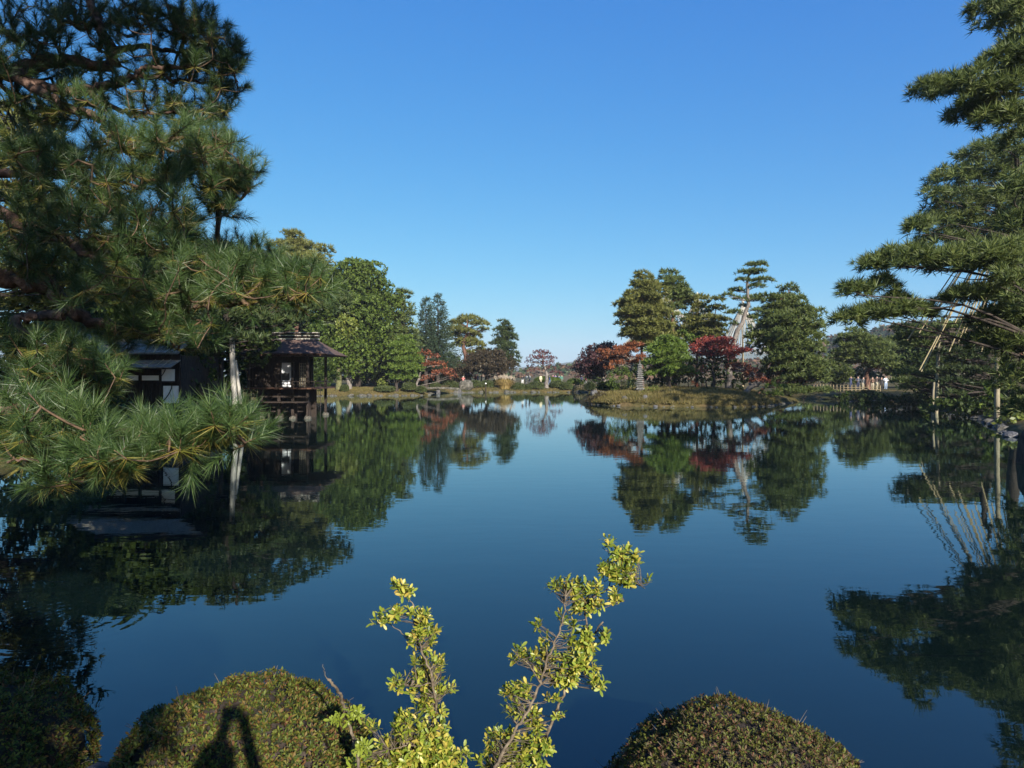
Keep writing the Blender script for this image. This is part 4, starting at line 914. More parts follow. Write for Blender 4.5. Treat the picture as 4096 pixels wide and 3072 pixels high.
def dome(name, label, c, r, n, size, mat, seed, cat='shrub', group=None, twigs=130, core=.9):
    rs = np.random.RandomState(seed); c = np.asarray(c, float); r = np.asarray(r, float)
    b = np.array([c[0], c[1], gz(c[0], c[1]) - .03])
    root = empty(name, b, label, cat, group)
    bm = bmesh.new(); bmesh.ops.create_icosphere(bm, subdivisions=3, radius=1.0)
    for v in bm.verts:
        w = 1 + .05 * math.sin(v.co.x * 6 + seed) * math.sin(v.co.y * 5.3) + .025 * math.sin(v.co.z * 9 + v.co.x * 5)
        v.co = Vector(np.array(v.co) * r * core * w + c - b)
    me = bpy.data.meshes.new('branches'); bm.to_mesh(me); bm.free(); me.materials.append(M['bark']); TRIS[0] += 1280
    link(bpy.data.objects.new('branches', me), root)  # solid brown core added in place of branches, blocks light through the leaves
    d = unit(rs.normal(0, 1, (int(n * 1.9), 3))); d = d[d[:, 2] > -.35][:n]
    w = 1 + .05 * np.sin(d[:, 0] * 6 + seed) * np.sin(d[:, 1] * 5.3) + .025 * np.sin(d[:, 2] * 9 + d[:, 0] * 5) + .02 * np.sin(d[:, 0] * 17 + d[:, 1] * 13)
    bare = np.sin(d[:, 0] * 9 + seed * 2) * np.sin(d[:, 1] * 11 + seed) * np.sin(d[:, 2] * 10 + 1); keep_ = (bare < .42) | (rs.rand(len(d)) < .45); d, w = d[keep_], w[keep_]
    p = c + d * r * (rs.uniform(.93, 1.015, (len(d), 1))) * w[:, None]
    dr = unit(d / r) + rs.normal(0, .45, d.shape) + np.array([0, 0, .2])
    V, Fc = place(LEAF_SMALL, p, dr, size * rs.uniform(.65, 1.25, len(d)), rs)
    tag(link(bpy.data.objects.new('leaves', raw_mesh('leaves', V - b, Fc, mat)), root), kind='stuff')
    if twigs:
        tb = MB()
        for q in range(twigs):
            k = rs.randint(len(d)); e = p[k] + (d[k] + rs.normal(0, .4, 3)) * .05 * rs.uniform(.3, 1.6)
            tb.tube([c + (p[k] - c) * .93, e], [.0022, .0012], 4, 0, False)
        tag(tb.build('twigs', M['stem'], root, True, b), kind='stuff')
    return root
AZ = 'clipped azalea domes on the near bank'
dome('azalea_dome', 'clipped azalea dome with the photographer shadow on it', P(965, 3115, 3.75), (.70, .65, .48), 11000, .027, M['azalea'], 1)
dome('azalea_dome', 'browner clipped azalea dome at the lower right', P(2955, 3230, 3.8), (.72, .66, .50), 11000, .026, M['azalea_brown'], 2)
dome('azalea_dome', 'dark shaded azalea dome in the lower left corner', P(-70, 3140, 3.7), (.50, .6, .52), 6500, .028, M['azalea'], 3)

# ------------------------------------------------------------------ rhododendrons in front of the water
def leaf_variant(seed):
    rs = np.random.RandomState(seed); n = 4; V, Fc = [], []
    bend = rs.uniform(-.35, .15); fold = rs.uniform(.1, .25)
    prof = [(.0, .02), (.25, .13), (.55, .19), (.82, .13), (1.0, .0)]
    for t, w in prof:
        z = bend * t * t
        V += [(t, -w, z + fold * w), (t, 0, z), (t, w, z + fold * w)]
    for k in range(len(prof) - 1):
        a = k * 3
        Fc += [(a, a + 1, a + 4, a + 3), (a + 1, a + 2, a + 5, a + 4)]
    Vv = np.array(V, float); Fq = np.array(Fc)
    return Vv, np.concatenate([Fq[:, [0, 1, 2]], Fq[:, [0, 2, 3]]])
RH = [leaf_variant(s) for s in range(4)]
RH_ME = [raw_mesh('leaf', v, f, M['rhodo'], smooth=True) for v, f in RH]
ZR = ZF(1250, 2100, 1.58)

def rhododendron(label, stems, blobs, Y, seed, group=None):
    rs = np.random.RandomState(seed)
    b = ZR(*stems[0][0][0], Y); b[2] = gz(b[0], b[1]) - .04
    root = empty('rhododendron', b, label, 'shrub', group)
    sm = MB(); wood = []
    for pts, r0, r1 in stems:
        q = [ZR(x, y, Y + .1 * math.sin(x * .01 + y * .004)) for x, y in pts]
        p = smooth_path(q, 5); p[1:-1] += rs.normal(0, .003, (len(p) - 2, 3))
        sm.tube(p, np.linspace(r0, r1, len(p)) * .55 * (1 + .1 * np.sin(np.arange(len(p)) * 2.2)), 7); wood.append(p)
    wood = np.concatenate(wood); tw = MB(); leaves = []
    for (x, y, r) in blobs:
        n = max(2, int(r * r / 230)); cc = ZR(x, y, Y)
        for q in range(n):
            a, rr = rs.uniform(0, 6.28), math.sqrt(rs.uniform(0, 1)) * r * .85
            e = ZR(x + math.cos(a) * rr, y + math.sin(a) * rr * .85, Y + rs.uniform(-1, 1) * r / 1.58 / F * Y * .9)
            k = int(np.argmin(np.linalg.norm(wood - e, axis=1) + np.where(wood[:, 2] > e[2] + .02, .15, 0))); s = wood[k]
            mid = (s + e) / 2 + rs.normal(0, .012, 3)
            tw.tube(smooth_path([s, mid, e], 2), np.linspace(.0022, .0012, 5), 3, 0, False)
            ax = unit(e - s) * .5 + np.array([0, -.15, .8]) + rs.normal(0, .3, 3); ax = ax / np.linalg.norm(ax)
            u = unit(np.cross(ax, rs.normal(0, 1, 3))); v = np.cross(ax, u); m = rs.randint(6, 9); ph = rs.uniform(0, 6)
            for l in range(m):
                an = ph + l * 2.4; el = rs.uniform(-.25, .95) if l < m - 2 else rs.uniform(.7, 1.3)
                dd = (u * math.cos(an) + v * math.sin(an)) * math.cos(el) + ax * math.sin(el)
                up = unit(ax - dd * (ax @ dd) + rs.normal(0, .15, 3)); sd = unit(np.cross(up, dd)); up = np.cross(dd, sd)
                leaves.append((e + ax * .004 * l, np.stack([dd, sd, up], -1), .032 * rs.uniform(.55, 1.35)))
    sm.build('stem', M['stem'], root, True, b)
    tag(tw.build('twigs', M['stem'], root, True, b), kind='stuff')
    order = np.argsort([-l[2] for l in leaves])
    VV, FF, k0 = [], [], 0
    for q, k in enumerate(order):
        p, Bm, s = leaves[k]; w = rs.randint(4)
        if q < 300:
            o = bpy.data.objects.new('leaf', RH_ME[w]); link(o, root)
            mt = Matrix([[*(Bm[i] * s), p[i] - b[i]] for i in range(3)] + [[0, 0, 0, 1]])
            o.matrix_local = mt
        else:
            VV.append(RH[w][0] @ (Bm * s).T + p - b); FF.append(RH[w][1] + k0); k0 += len(RH[w][0])
    if VV: tag(link(bpy.data.objects.new('leaves', raw_mesh('leaves', np.concatenate(VV), np.concatenate(FF), M['rhodo'], smooth=True)), root), kind='stuff')

rhododendron('upright rhododendron stem left of centre with yellow green leaves', [
    ([(740, 1640), (760, 1400), (772, 1290), (785, 1200), (755, 980), (702, 820), (662, 700), (645, 560), (625, 480), (560, 430)], .016, .004),
    ([(600, 720), (540, 660), (440, 600)], .005, .003), ([(750, 1000), (640, 1020), (545, 1010)], .005, .003), ([(762, 1400), (600, 1400), (480, 1420)], .009, .004), ([(770, 1380), (860, 1440), (930, 1470)], .007, .003)],
    [(560, 410, 60), (600, 440, 40), (445, 600, 55), (520, 580, 60), (640, 560, 45), (700, 600, 48), (715, 690, 88), (640, 740, 52), (725, 780, 60), (680, 890, 64), (775, 900, 70), (700, 970, 70), (545, 1010, 52), (635, 1040, 54), (765, 1050, 92), (862, 1040, 36), (715, 1150, 80), (785, 1190, 52),
     (610, 1290, 120), (780, 1300, 80), (640, 1400, 150), (800, 1420, 110), (490, 1460, 120), (390, 1290, 44), (870, 1490, 90), (950, 1450, 40), (700, 1520, 160), (560, 1560, 150), (330, 1520, 110), (860, 1580, 120)], 3.45, 31)
rhododendron('forked rhododendron right of centre with a cut branch', [
    ([(1120, 1640), (1170, 1500), (1280, 1310), (1370, 1160), (1440, 1000), (1480, 860), (1530, 740), (1570, 640), (1592, 540), (1600, 450)], .017, .005),
    ([(1390, 1640), (1412, 1520), (1440, 1420), (1490, 1300), (1540, 1180), (1582, 1070), (1625, 960), (1690, 840), (1728, 700), (1730, 600), (1722, 520), (1790, 450), (1860, 410), (1930, 370), (2030, 370), (2100, 400)], .017, .004),
    ([(1735, 740), (1780, 690), (1837, 612)], .009, .008), ([(1440, 1000), (1370, 880), (1300, 830)], .006, .003), ([(1860, 410), (1900, 300), (1890, 180)], .006, .003), ([(1800, 450), (1790, 540), (1900, 500), (1970, 480)], .005, .002)],
    [(1580, 400, 66), (1520, 400, 34), (1660, 440, 84), (1760, 420, 64), (1700, 540, 64), (1790, 520, 46), (1900, 465, 54), (1880, 290, 76), (1960, 320, 90), (2045, 225, 56), (1960, 190, 70), (1880, 125, 40), (2000, 370, 50), (2110, 370, 28), (1585, 600, 40), (1625, 640, 36), (1442, 640, 36), (1500, 715, 26), (1480, 780, 42), (1300, 830, 58), (1385, 860, 58), (1470, 860, 70),
     (1450, 935, 60), (1600, 740, 34), (1645, 760, 48), (1740, 690, 50), (1845, 710, 44), (1730, 790, 68), (1600, 850, 48), (1690, 880, 80), (1765, 920, 40), (1600, 950, 80), (1560, 1000, 56), (1650, 980, 48), (1790, 1010, 56), (1310, 1050, 86), (1240, 1095, 40), (1280, 1190, 60), (1380, 1210, 58), (1510, 1110, 36), (1560, 1215, 28), (1400, 1290, 60),
     (1150, 1350, 54), (1250, 1400, 96), (1400, 1400, 80), (1490, 1400, 50), (1150, 1450, 60), (1260, 1490, 110), (1100, 1520, 60), (1430, 1500, 50), (1230, 1570, 110)], 3.45, 32)
rhododendron('nearly bare cut rhododendron stem against the azalea dome', [
    ([(300, 1600), (278, 1420), (240, 1280), (206, 1170), (180, 1080), (140, 1020), (95, 975)], .014, .011), ([(95, 975), (72, 930), (66, 880)], .004, .002), ([(140, 1020), (118, 985)], .004, .002)],
    [(250, 1215, 44), (160, 1240, 34), (300, 1180, 30), (320, 1420, 44)], 3.2, 33)

# ------------------------------------------------------------------ pavilion on posts over the water
ZP = ZF(300, 1200, 2.011)
def pavilion():
    Y0 = 42.0
    X = lambda zx: ZP(zx, 0, Y0)[0]
    Z = lambda zy: ZP(0, zy, Y0)[2]
    b = np.array([X(1640), Y0 + 2.0, 0.0])
    root = empty('pavilion', b, 'wooden tea pavilion on posts over the left water', 'building')
    def part(name, mb, mat, par=root, smooth=False):
        return mb.build(name, mat, par, smooth, b if par is root else (0, 0, 0))
    x0, x1, y0, y1 = X(1380), X(1870), Y0, Y0 + 4.2
    fl, ev = Z(705), Z(440)
    # roof: hipped, thick bark shingles
    rx0, rx1, ry0, ry1 = X(1270), X(2030), Y0 - 1.1, Y0 + 5.3
    ra, rb, rz = X(1480), X(1850), Z(300)
    ym = (ry0 + ry1) / 2
    def hip(z_eave, z_top, grow, th):
        V = [(rx0 - grow, ry0 - grow, z_eave), (rx1 + grow, ry0 - grow, z_eave), (rx1 + grow, ry1 + grow, z_eave), (rx0 - grow, ry1 + grow, z_eave), (ra, ym, z_top), (rb, ym, z_top)]
        return V
    roof = MB(); n = 16
    e0 = np.array([(rx0, ry0), (rx1, ry0), (rx1, ry1), (rx0, ry1)]); t0 = np.array([(ra, ym - .02), (rb, ym - .02), (rb, ym + .02), (ra, ym + .02)])
    for k in range(n):                      # courses of shingle, each stepped over the one below
        ta, tb_ = k / n, (k + 1.25) / n
        za = ev + (rz - ev) * (ta * .85 + .15 * ta * ta) + .05; zb = ev + (rz - ev) * (min(1, tb_) * .85 + .15 * min(1, tb_) ** 2) + .035
        A, B = e0 + (t0 - e0) * ta, e0 + (t0 - e0) * min(1, tb_)
        for i in range(4):
            j = (i + 1) % 4
            roof.add([(*A[i], za), (*A[j], za), (*B[j], zb), (*B[i], zb), (*A[i], za - .035), (*A[j], za - .035)], [(0, 1, 2, 3), (4, 5, 1, 0)])
    ro = part('roof', roof, M['bark_roof'])
    un = MB(); un.add([(*e0[0], ev), (*e0[1], ev), (*e0[2], ev), (*e0[3], ev)], [(3, 2, 1, 0)])
    for i in range(4):
        j = (i + 1) % 4
        un.add([(*e0[i], ev + .002), (*e0[j], ev + .002), (*e0[j], ev + .05), (*e0[i], ev + .05)], [(0, 1, 2, 3)])
    part('eaves', un, M['wood_brown'])
    for k in range(15):
        xx = rx0 + .15 + (rx1 - rx0 - .3) * k / 14
        part('rafter', MB().box(xx - .035, xx + .035, ry0 + .06, y0 + .3, ev - .085, ev - .004), M['wood_brown'])
    for k, (hz, mt) in enumerate(((.0, 'wood_pale'), (.12, 'wood_dark'), (.2, 'wood_pale'), (.32, 'wood_dark'), (.4, 'wood_pale'))):
        g = MB(); w = .30 - .03 * k
        g.box(ra + .1, rb + .25, ym - w, ym + w, rz - .03 + hz, rz - .03 + hz + (.11 if mt == 'wood_dark' else .07)); part('ridge_board', g, M[mt])
    # floor, beams, posts, stones
    part('floor', MB().box(x0, x1 + .62, y0 - .55, y1, fl - .09, fl), M['wood_brown'])
    part('beam', MB().box(x0, x1 + .1, y0 - .04, y0 + .12, Z(770) - .1, Z(770)), M['wood_dark'])
    part('deck', MB().box(X(1400), X(1880), y0 - .9, y0 + .3, Z(815) - .07, Z(815)), M['wood_dark'])
    for zx in (1395, 1500, 1640, 1750, 1870):
        for yy in (y0 + .05, y1 - .1):
            p = MB().box(X(zx) - .075, X(zx) + .075, yy - .075, yy + .075, .12, ev - .01); part('post', p, M['wood_dark'])
            o = bpy.data.objects.new('foundation_stone', ROCKS[(zx // 10) % 5]); link(o, root); o.scale = (.24, .24, .2); o.location = np.array([X(zx), yy, .02]) - b
    for k in range(5):
        xx = X(1420) + (X(1860) - X(1420)) * k / 4
        part('brace_post', MB().box(xx - .06, xx + .06, y0 + .62, y0 + .74, -.3, Z(815) - .075), M['wood_dark'])
    # walls: planks, dark opening, paper screen, lattice door
    n = 9
    for k in range(n):
        xa = X(1400) + (X(1632) - X(1400)) * k / n; w = (X(1632) - X(1400)) / n
        part('plank', MB().box(xa + .006, xa + w - .006, y0 + .09 + .006 * (k % 3), y0 + .13, fl + .002, Z(470)), M['wood_dark'])
    part('under_wall', MB().box(x0, x1, y0 + 1.9, y0 + 2.0, -.3, fl - .1), M['wood_dark'])
    part('lintel', MB().box(x0, x1, y0 - .02, y0 + .1, Z(500), Z(455)), M['wood_dark'])
    part('back_wall', MB().box(x0, x1 - .9, y1 - .3, y1 - .2, fl, ev - .02), M['wood_dark'])
    sc = part('paper_screen', MB().box(X(1647), X(1740), y0 + .3, y0 + .34, fl + .02, Z(503)), M['paper'])
    sp = MB().box(X(1652), X(1712), y0 + .28, y0 + .297, Z(645), Z(588)).build('dark_panel', M['black'], sc, False, b)
    for xx in (X(1647), X(1740)):
        MB().box(xx - .02, xx + .02, y0 + .275, y0 + .345, fl + .015, Z(500)).build('frame', M['wood_dark'], sc, False, b)
    dr = part('lattice_door', MB().box(X(1795), X(1853), y0 + .33, y0 + .345, fl + .02, Z(505)), M['black'])
    for k in range(5):
        xx = X(1795) + (X(1853) - X(1795)) * k / 4
        MB().box(xx - .012, xx + .012, y0 + .30, y0 + .327, fl + .02, Z(505)).build('muntin', M['wood_tan'], dr, False, b)
    for k in range(9):
        zz = fl + .04 + (Z(508) - fl - .06) * k / 8
        MB().box(X(1795), X(1853), y0 + .312, y0 + .329, zz - .01, zz + .01).build('muntin', M['wood_tan'], dr, False, b)
    # railing round the veranda
    for zz, r in ((Z(655), .028), (Z(680), .018)):
        part('rail', MB().tube([(X(1640), y0 - .48, zz), (x1 + .58, y0 - .48, zz)], r, 6), M['wood_dark'], smooth=True)
        part('rail', MB().tube([(x1 + .58, y0 - .48, zz), (x1 + .58, y0 + 2.5, zz)], r, 6), M['wood_dark'], smooth=True)
    for k in range(8):
        xx = X(1640) + (x1 + .58 - X(1640)) * k / 7
        part('baluster', MB().box(xx - .02, xx + .02, y0 - .505, y0 - .455, fl, Z(655)), M['wood_dark'])
pavilion()

# ------------------------------------------------------------------ teahouse at the left
ZT = ZF(300, 1300, 4.148)
def teahouse():
    Y0 = 30.0
    X = lambda zx: ZT(zx, 0, Y0)[0]
    Z = lambda zy: ZT(0, zy, Y0)[2]
    xl, xr = X(-150), X(1745)
    b = np.array([(xl + xr) / 2, Y0 + 2, .3])
    root = empty('teahouse', b, 'dark plank teahouse with white plaster panels in shade', 'building')
    part = lambda name, mb, mat, par=root, smooth=False: mb.build(name, mat, par, smooth, b)
    # main roof: grey shingle courses
    def slope(x0, x1, ye, ze, yt, zt, n, th, wav=.0):
        mb = MB(); rs = np.random.RandomState(3)
        for k in range(n):
            ta, tb_ = k / n, min(1, (k + 1.2) / n)
            ya, yb = ye + (yt - ye) * ta, ye + (yt - ye) * tb_
            za, zb = ze + (zt - ze) * ta + .03, ze + (zt - ze) * tb_ + .012
            mb.add([(x0, ya, za), (x1, ya, za), (x1 , yb, zb), (x0, yb, zb), (x0, ya, za - th), (x1, ya, za - th)], [(0, 1, 2, 3), (4, 5, 1, 0)])
        mb.add([(x1, ye, ze + .03), (x1, yt, zt + .03), (x1, yt, zt - th), (x1, ye, ze + .03 - th)], [(0, 3, 2, 1)])
        mb.add([(x0, ye, ze - th), (x1, ye, ze - th), (x1, yt, zt - th), (x0, yt, zt - th)], [(0, 1, 2, 3)])
        return mb
    part('roof', slope(xl, X(1775), Y0 - .35, Z(470), Y0 + 2.2, Z(470) + 1.25, 18, .05), M['thatch'])
    part('roof', slope(xl, X(1775), Y0 + 4.8, Z(470), Y0 + 2.22, Z(470) + 1.26, 10, .05), M['thatch'])
    part('ridge_board', MB().box(xl, X(1775) + .05, Y0 + 2.0, Y0 + 2.4, Z(470) + 1.24, Z(470) + 1.42), M['wood_dark'])
    lt = part('lean_to_roof', slope(xl, X(1757), Y0 - .95, Z(712), Y0 - .02, Z(585), 6, .03), M['thatch'])
    for zx in (1390, 1520, 1640):
        MB().tube([(X(zx), Y0 - .98, Z(705) + .04), (X(zx - 30), Y0 - .1, Z(592) + .05)], .018, 5).build('batten', M['bamboo'], lt, True, b)
    MB().tube([(xl, Y0 - .5, Z(640)), (X(1690), Y0 - .5, Z(632))], .016, 5).build('batten', M['bamboo'], lt, True, b)
    # walls
    part('gable_wall', MB().box(X(1740) - .1, X(1740) - .02, Y0 + .2, Y0 + 4, .55, Z(480) - .05), M['wood_dark'])
    part('upper_wall', MB().box(xl, X(1740) - .005, Y0 + .02, Y0 + .1, Z(712), Z(475)), M['wood_dark'])
    n = 40
    for k in range(n):
        xa = xl + (X(1432) - xl) * k / n; w = (X(1432) - xl) / n
        part('plank', MB().box(xa + .004, xa + w - .004, Y0 - .02 - .005 * (k % 3), Y0 + .05, Z(1330), Z(925)), M['wood_dark'])
    part('rear_panel', MB().box(xl, X(1750) - .12, Y0 + .105, Y0 + .16, Z(1330), Z(705)), M['wood_dark'])
    for za, zb in ((1110, 1395), (845, 1060), (560, 800), (290, 520)):
        part('wall_panel', MB().box(X(za), X(zb), Y0 + .0, Y0 + .04, Z(918), Z(838)), M['plaster'])
    part('wall_panel', MB().box(X(1437), X(1657), Y0 - .03, Y0 + .03, Z(930), Z(735)), M['plaster'])
    part('wall_panel', MB().box(X(1470), X(1740), Y0 - .03, Y0 + .03, Z(1295), Z(1010)), M['plaster'])
    for k in range(9):
        xx = X(1475 + k * 30)
        part('slat', MB().box(xx - .014, xx + .014, Y0 - .05, Y0 - .02, Z(1005), Z(960)), M['wood_dark'])
    for k in range(4):
        xx = X(1672 + k * 22)
        part('slat', MB().box(xx - .014, xx + .014, Y0 - .05, Y0 - .02, Z(955), Z(735)), M['wood_dark'])
    for zx in (1085, 1425, 1755, 820):
        part('post', MB().box(X(zx) - .05, X(zx) + .05, Y0 - .08, Y0 + .06, .6, Z(715)), M['wood_dark'])
    part('beam', MB().box(xl, X(1750), Y0 - .07, Y0 - .035, Z(958), Z(935)), M['wood_dark'])
    part('beam', MB().box(xl, X(1750), Y0 - .07, Y0 - .035, Z(1325), Z(1298)), M['wood_dark'])
    part('brace', MB().tube(smooth_path([(X(1620), Y0 - .07, Z(1010)), (X(1608), Y0 - .08, Z(1070)), (X(1560), Y0 - .08, Z(1160)), (X(1465), Y0 - .07, Z(1280))], 4), .022, 6), M['wood_dark'], smooth=True)
    part('brace', MB().tube(smooth_path([(X(1512), Y0 - .07, Z(738)), (X(1490), Y0 - .08, Z(790)), (X(1440), Y0 - .07, Z(860))], 4), .018, 6), M['wood_dark'], smooth=True)
    part('foundation', MB().box(xl, X(1745), Y0 - .12, Y0 + 4, -.3, Z(1332)), M['stone_dark'])
teahouse()

# ------------------------------------------------------------------ stone pagoda on the island
def pagoda():
    Y0 = 62.3; s = Y0 / F
    x = P(2559, 0, Y0)[0]; zb = gz(x, Y0) - .05
    top = P(0, 1438, Y0)[2]
    root = empty('stone_pagoda', (x, Y0, zb), 'many tiered grey stone pagoda on the island', 'pagoda')
    H = top - zb
    def frustum(w0, w1, z0, z1):
        V = [(-w0, -w0, z0), (w0, -w0, z0), (w0, w0, z0), (-w0, w0, z0), (-w1, -w1, z1), (w1, -w1, z1), (w1, w1, z1), (-w1, w1, z1)]
        return MB().add(V, [(3, 2, 1, 0), (4, 5, 6, 7), (0, 1, 5, 4), (1, 2, 6, 5), (2, 3, 7, 6), (3, 0, 4, 7)])
    frustum(.30, .28, 0, .12).build('base', M['stone_lichen'], root)
    frustum(.22, .22, .12, .34).build('body', M['stone_lichen'], root)
    n = 12; z = .34; hh = (H - .34 - .42) / n
    for k in range(n):
        w = .40 - .20 * k / (n - 1)
        if k: frustum(w * .6, w * .6, z, z + hh * .38).build('neck', M['stone_dark'], root)
        z1 = z + hh * (.38 if k else 0)
        r = frustum(w, w * .97, z1, z1 + hh * .22); r.add(*frustum(w * .99, w * .62, z1 + hh * .222, z + hh).arrays()[:2]); r.build('roof_tier', M['stone_lichen'], root)
        z += hh
    MB().tube([(0, 0, z), (0, 0, z + .06), (0, 0, z + .1), (0, 0, z + .3), (0, 0, z + .42)], [.1, .1, .045, .05, .01], 8).build('finial', M['stone_dark'], root, True)
pagoda()

# ------------------------------------------------------------------ rope cones that guard pines from snow
def rope_cone(label, px, ptop, pbot, half, Y, n, pole_extra, mat, seed, r=.028, sides=4):
    apex = P(px, ptop, Y); bot = P(px, pbot, Y)[2]; R0 = half / F * Y
    g = gz(apex[0], Y)
    root = empty('rope_cone', (apex[0], Y, g), label, 'rope cone', 'straw rope cones over pines')
    MB().tube([(0, 0, 0), (0, 0, apex[2] - g - .2)], [.14, .09], 7).build('pole', M['bamboo'], root, True)
    MB().tube([(0, 0, apex[2] - g - .2), (0, 0, apex[2] - g + pole_extra * .6), (0, 0, apex[2] - g + pole_extra)], [.2, .16, .05], 8).build('pole_cap', M['rope_pale'], root, True)
    h = apex[2] - g; a = MB(); t = np.linspace(0, 1, 5)
    a.tube(np.stack([R0 * t * (1 - .04 * np.sin(t * math.pi)), 0 * t, h + (bot - apex[2]) * t - .15 * np.sin(t * math.pi)], -1), r, sides, 0, False)
    me = a.mesh('rope', mat, True); rs = np.random.RandomState(seed)
    for k in range(n):
        o = bpy.data.objects.new('rope', me); link(o, root)
        o.rotation_euler = (0, 0, 2 * math.pi * k / n + rs.uniform(-.03, .03)); sc = rs.uniform(.9, 1.03); o.scale = (sc, sc, 1)
rope_cone('pale rope cone behind the broad island pine', 2664, 1178, 1400, 190, 93, 72, 1.0, M['rope_pale'], 1, .036)
rope_cone('pale rope cone whose pole shows above the slender pine', 2789, 1185, 1400, 120, 93, 54, .6, M['rope_pale'], 2, .036)
rope_cone('pale rope cone behind the leaning pine trunk', 2971, 1216, 1420, 130, 93, 72, 1.0, M['rope_pale'], 3, .036)

def big_ropes():
    Y0 = 46.0; ap = D(2235, 320, Y0)
    root = empty('rope_cone', (ap[0], Y0, gz(ap[0], Y0)), 'straw ropes fanning down over the right bank pine', 'rope cone')
    b = np.array(root.location)
    MB().tube([b - b, ap - b + np.array([0, 0, .5])], [.16, .09], 8).build('pole', M['bamboo'], root, True)
    rs = np.random.RandomState(5)
    ends = [(1986, 800, 43), (1990, 803, 43.6), (2050, 760, 43), (2030, 705, 44), (2000, 712, 44), (1985, 720, 45), (1960, 735, 45), (2062, 700, 43), (2075, 690, 43), (2090, 690, 44), (2105, 720, 43), (2120, 760, 43), (2135, 700, 43), (2150, 740, 44), (2165, 720, 43), (2178, 690, 43), (2190, 740, 43), (2200, 700, 43), (2210, 780, 44), (2230, 760, 43), (2046, 690, 43), (2010, 690, 46), (2250, 750, 44), (2070, 740, 44), (2084, 720, 42.5), (2098, 705, 43), (2112, 700, 44), (2128, 730, 42.5), (2142, 715, 43), (2158, 700, 44), (2172, 740, 43), (2184, 715, 42.5), (2196, 730, 44), (2206, 710, 43)]
    for x, y, Y in ends:
        e = D(x, y, Y + rs.uniform(-.3, .3)); m = (ap + e) / 2 - np.array([0, 0, .12])
        MB().tube(smooth_path([ap - b, m - b, e - b], 5), .038, 6, 0, False).build('rope', M['rope'], root, True)
big_ropes()

# ------------------------------------------------------------------ prop posts
def post(name, label, p0, p1, r0, r1, mat, cat='post', group=None):
    p0, p1 = np.asarray(p0, float), np.asarray(p1, float); o = np.array([p0[0], p0[1], p0[2]])
    mb = MB(); t = np.linspace(0, 1, 9)[:, None]; rs = np.random.RandomState(int(abs(p0[0] * 100)) % 999)
    pts = p0 + (p1 - p0) * t + rs.normal(0, r0 * .12, (9, 3)) * np.array([1, 1, 0]) - o
    mb.tube(pts, np.linspace(r0, r1, 9) * (1 + rs.uniform(-.06, .06, 9)), 9)
    ob = mb.build(name, mat, None, True); ob.location = o
    return tag(ob, label, cat, group)
q = D(505, 720, 33.7)
post('prop_post', 'pale weathered prop post standing in the left water', (q[0] + .12, 33.7, -.6), (q[0] - .12, 33.7, 4.75), .15, .12, M['wood_pale'])
post('prop_post', 'second pale post leaning behind the left prop post', (q[0] + .45, 34.0, -.6), (q[0] + .02, 33.9, 3.4), .09, .07, M['wood_pale'])
q = D(2154, 0, 38.2)
post('prop_post', 'tall pale prop pole at the right water edge', (q[0], 38.2, .05), (q[0] + .05, 38.2, 5.4), .14, .11, M['wood_tan'])
q = D(2028, 0, 48)
post('prop_post', 'pale prop pole under the low spreading pine', (q[0] - .2, 48, -.2), (q[0], 48, 5.2), .13, .1, M['wood_tan'])
q = D(2014, 0, 46.5)
post('prop_post', 'thin prop pole in front of the spreading pine', (q[0], 46.5, -.3), (q[0] + .1, 46.5, 2.2), .09, .07, M['wood_tan'])
for k, (a, bq) in enumerate((((1045, 832), (1052, 806)), ((1112, 832), (1100, 800)), ((975, 834), (985, 806)))):
    A, B = D(*a, 118.5), D(*bq, 118.5); A[2] = gz(A[0], 118.5) - .1
    post('prop_post', ['slanting dark prop left of the layered conifer', 'slanting dark prop right of the layered conifer', 'short dark prop at the bronze green maple'][k], A, B, .12, .1, M['wood_dark'])
for k, (px, Yq, zt, lb) in enumerate(((1943, 109.6, 1.6, 'dark water gauge post with white cap at the far shore'), (3670, 64.5, .9, 'short post with white cap at the right shore'))):
    x = P(px, 0, Yq)[0]
    r_ = empty('marker_post', (x, Yq, -.5), lb, 'post')
    MB().tube([(0, 0, 0), (0, 0, zt + .3)], .09, 8).build('shaft', M['wood_dark'], r_, True)
    MB().tube([(0, 0, zt + .3), (0, 0, zt + .42), (0, 0, zt + .5)], [.12, .12, .03], 8).build('cap', M['plaster'], r_, True)

# ------------------------------------------------------------------ stones along the water
def edging(label, poly, Ymin, size, seed, meshes, hmul=.6, name='stone_edging', jitter=.25, gap=1.25):
    rs = np.random.RandomState(seed); poly = np.array(poly, float)
    root = empty(name, (poly[0][0], poly[0][1], 0), label, 'stones'); b = np.array(root.location)
    k = 0
    for a, c in zip(poly[:-1], poly[1:]):
        L = np.linalg.norm(c - a); d = 0
        while d < L:
            s = size * rs.uniform(.4, 1.5)
            p = a + (c - a) * (d / L) + rs.normal(0, jitter * size, 2)
            o = bpy.data.objects.new('stone', meshes[rs.randint(len(meshes))]); link(o, root)
            if rs.rand() < .28: d += s * gap * 1.5; bpy.data.objects.remove(o); continue
            o.location = np.array([p[0], p[1], s * hmul * rs.uniform(-.1, .3)]) - b
            o.scale = (s, s * rs.uniform(.6, .9), s * hmul * rs.uniform(.8, 1.3)); o.rotation_euler = (rs.uniform(-.2, .2), rs.uniform(-.2, .2), rs.uniform(0, 6.28))
            d += s * gap * 1.35; k += 1
edging('row of pale shore stones below the left trees', [(-28.5, 90.3), (-26, 91.1), (-20, 91.2), (-13, 92.7), (-11.6, 94.8)], 90, .36, 1, ROCKS, .5)
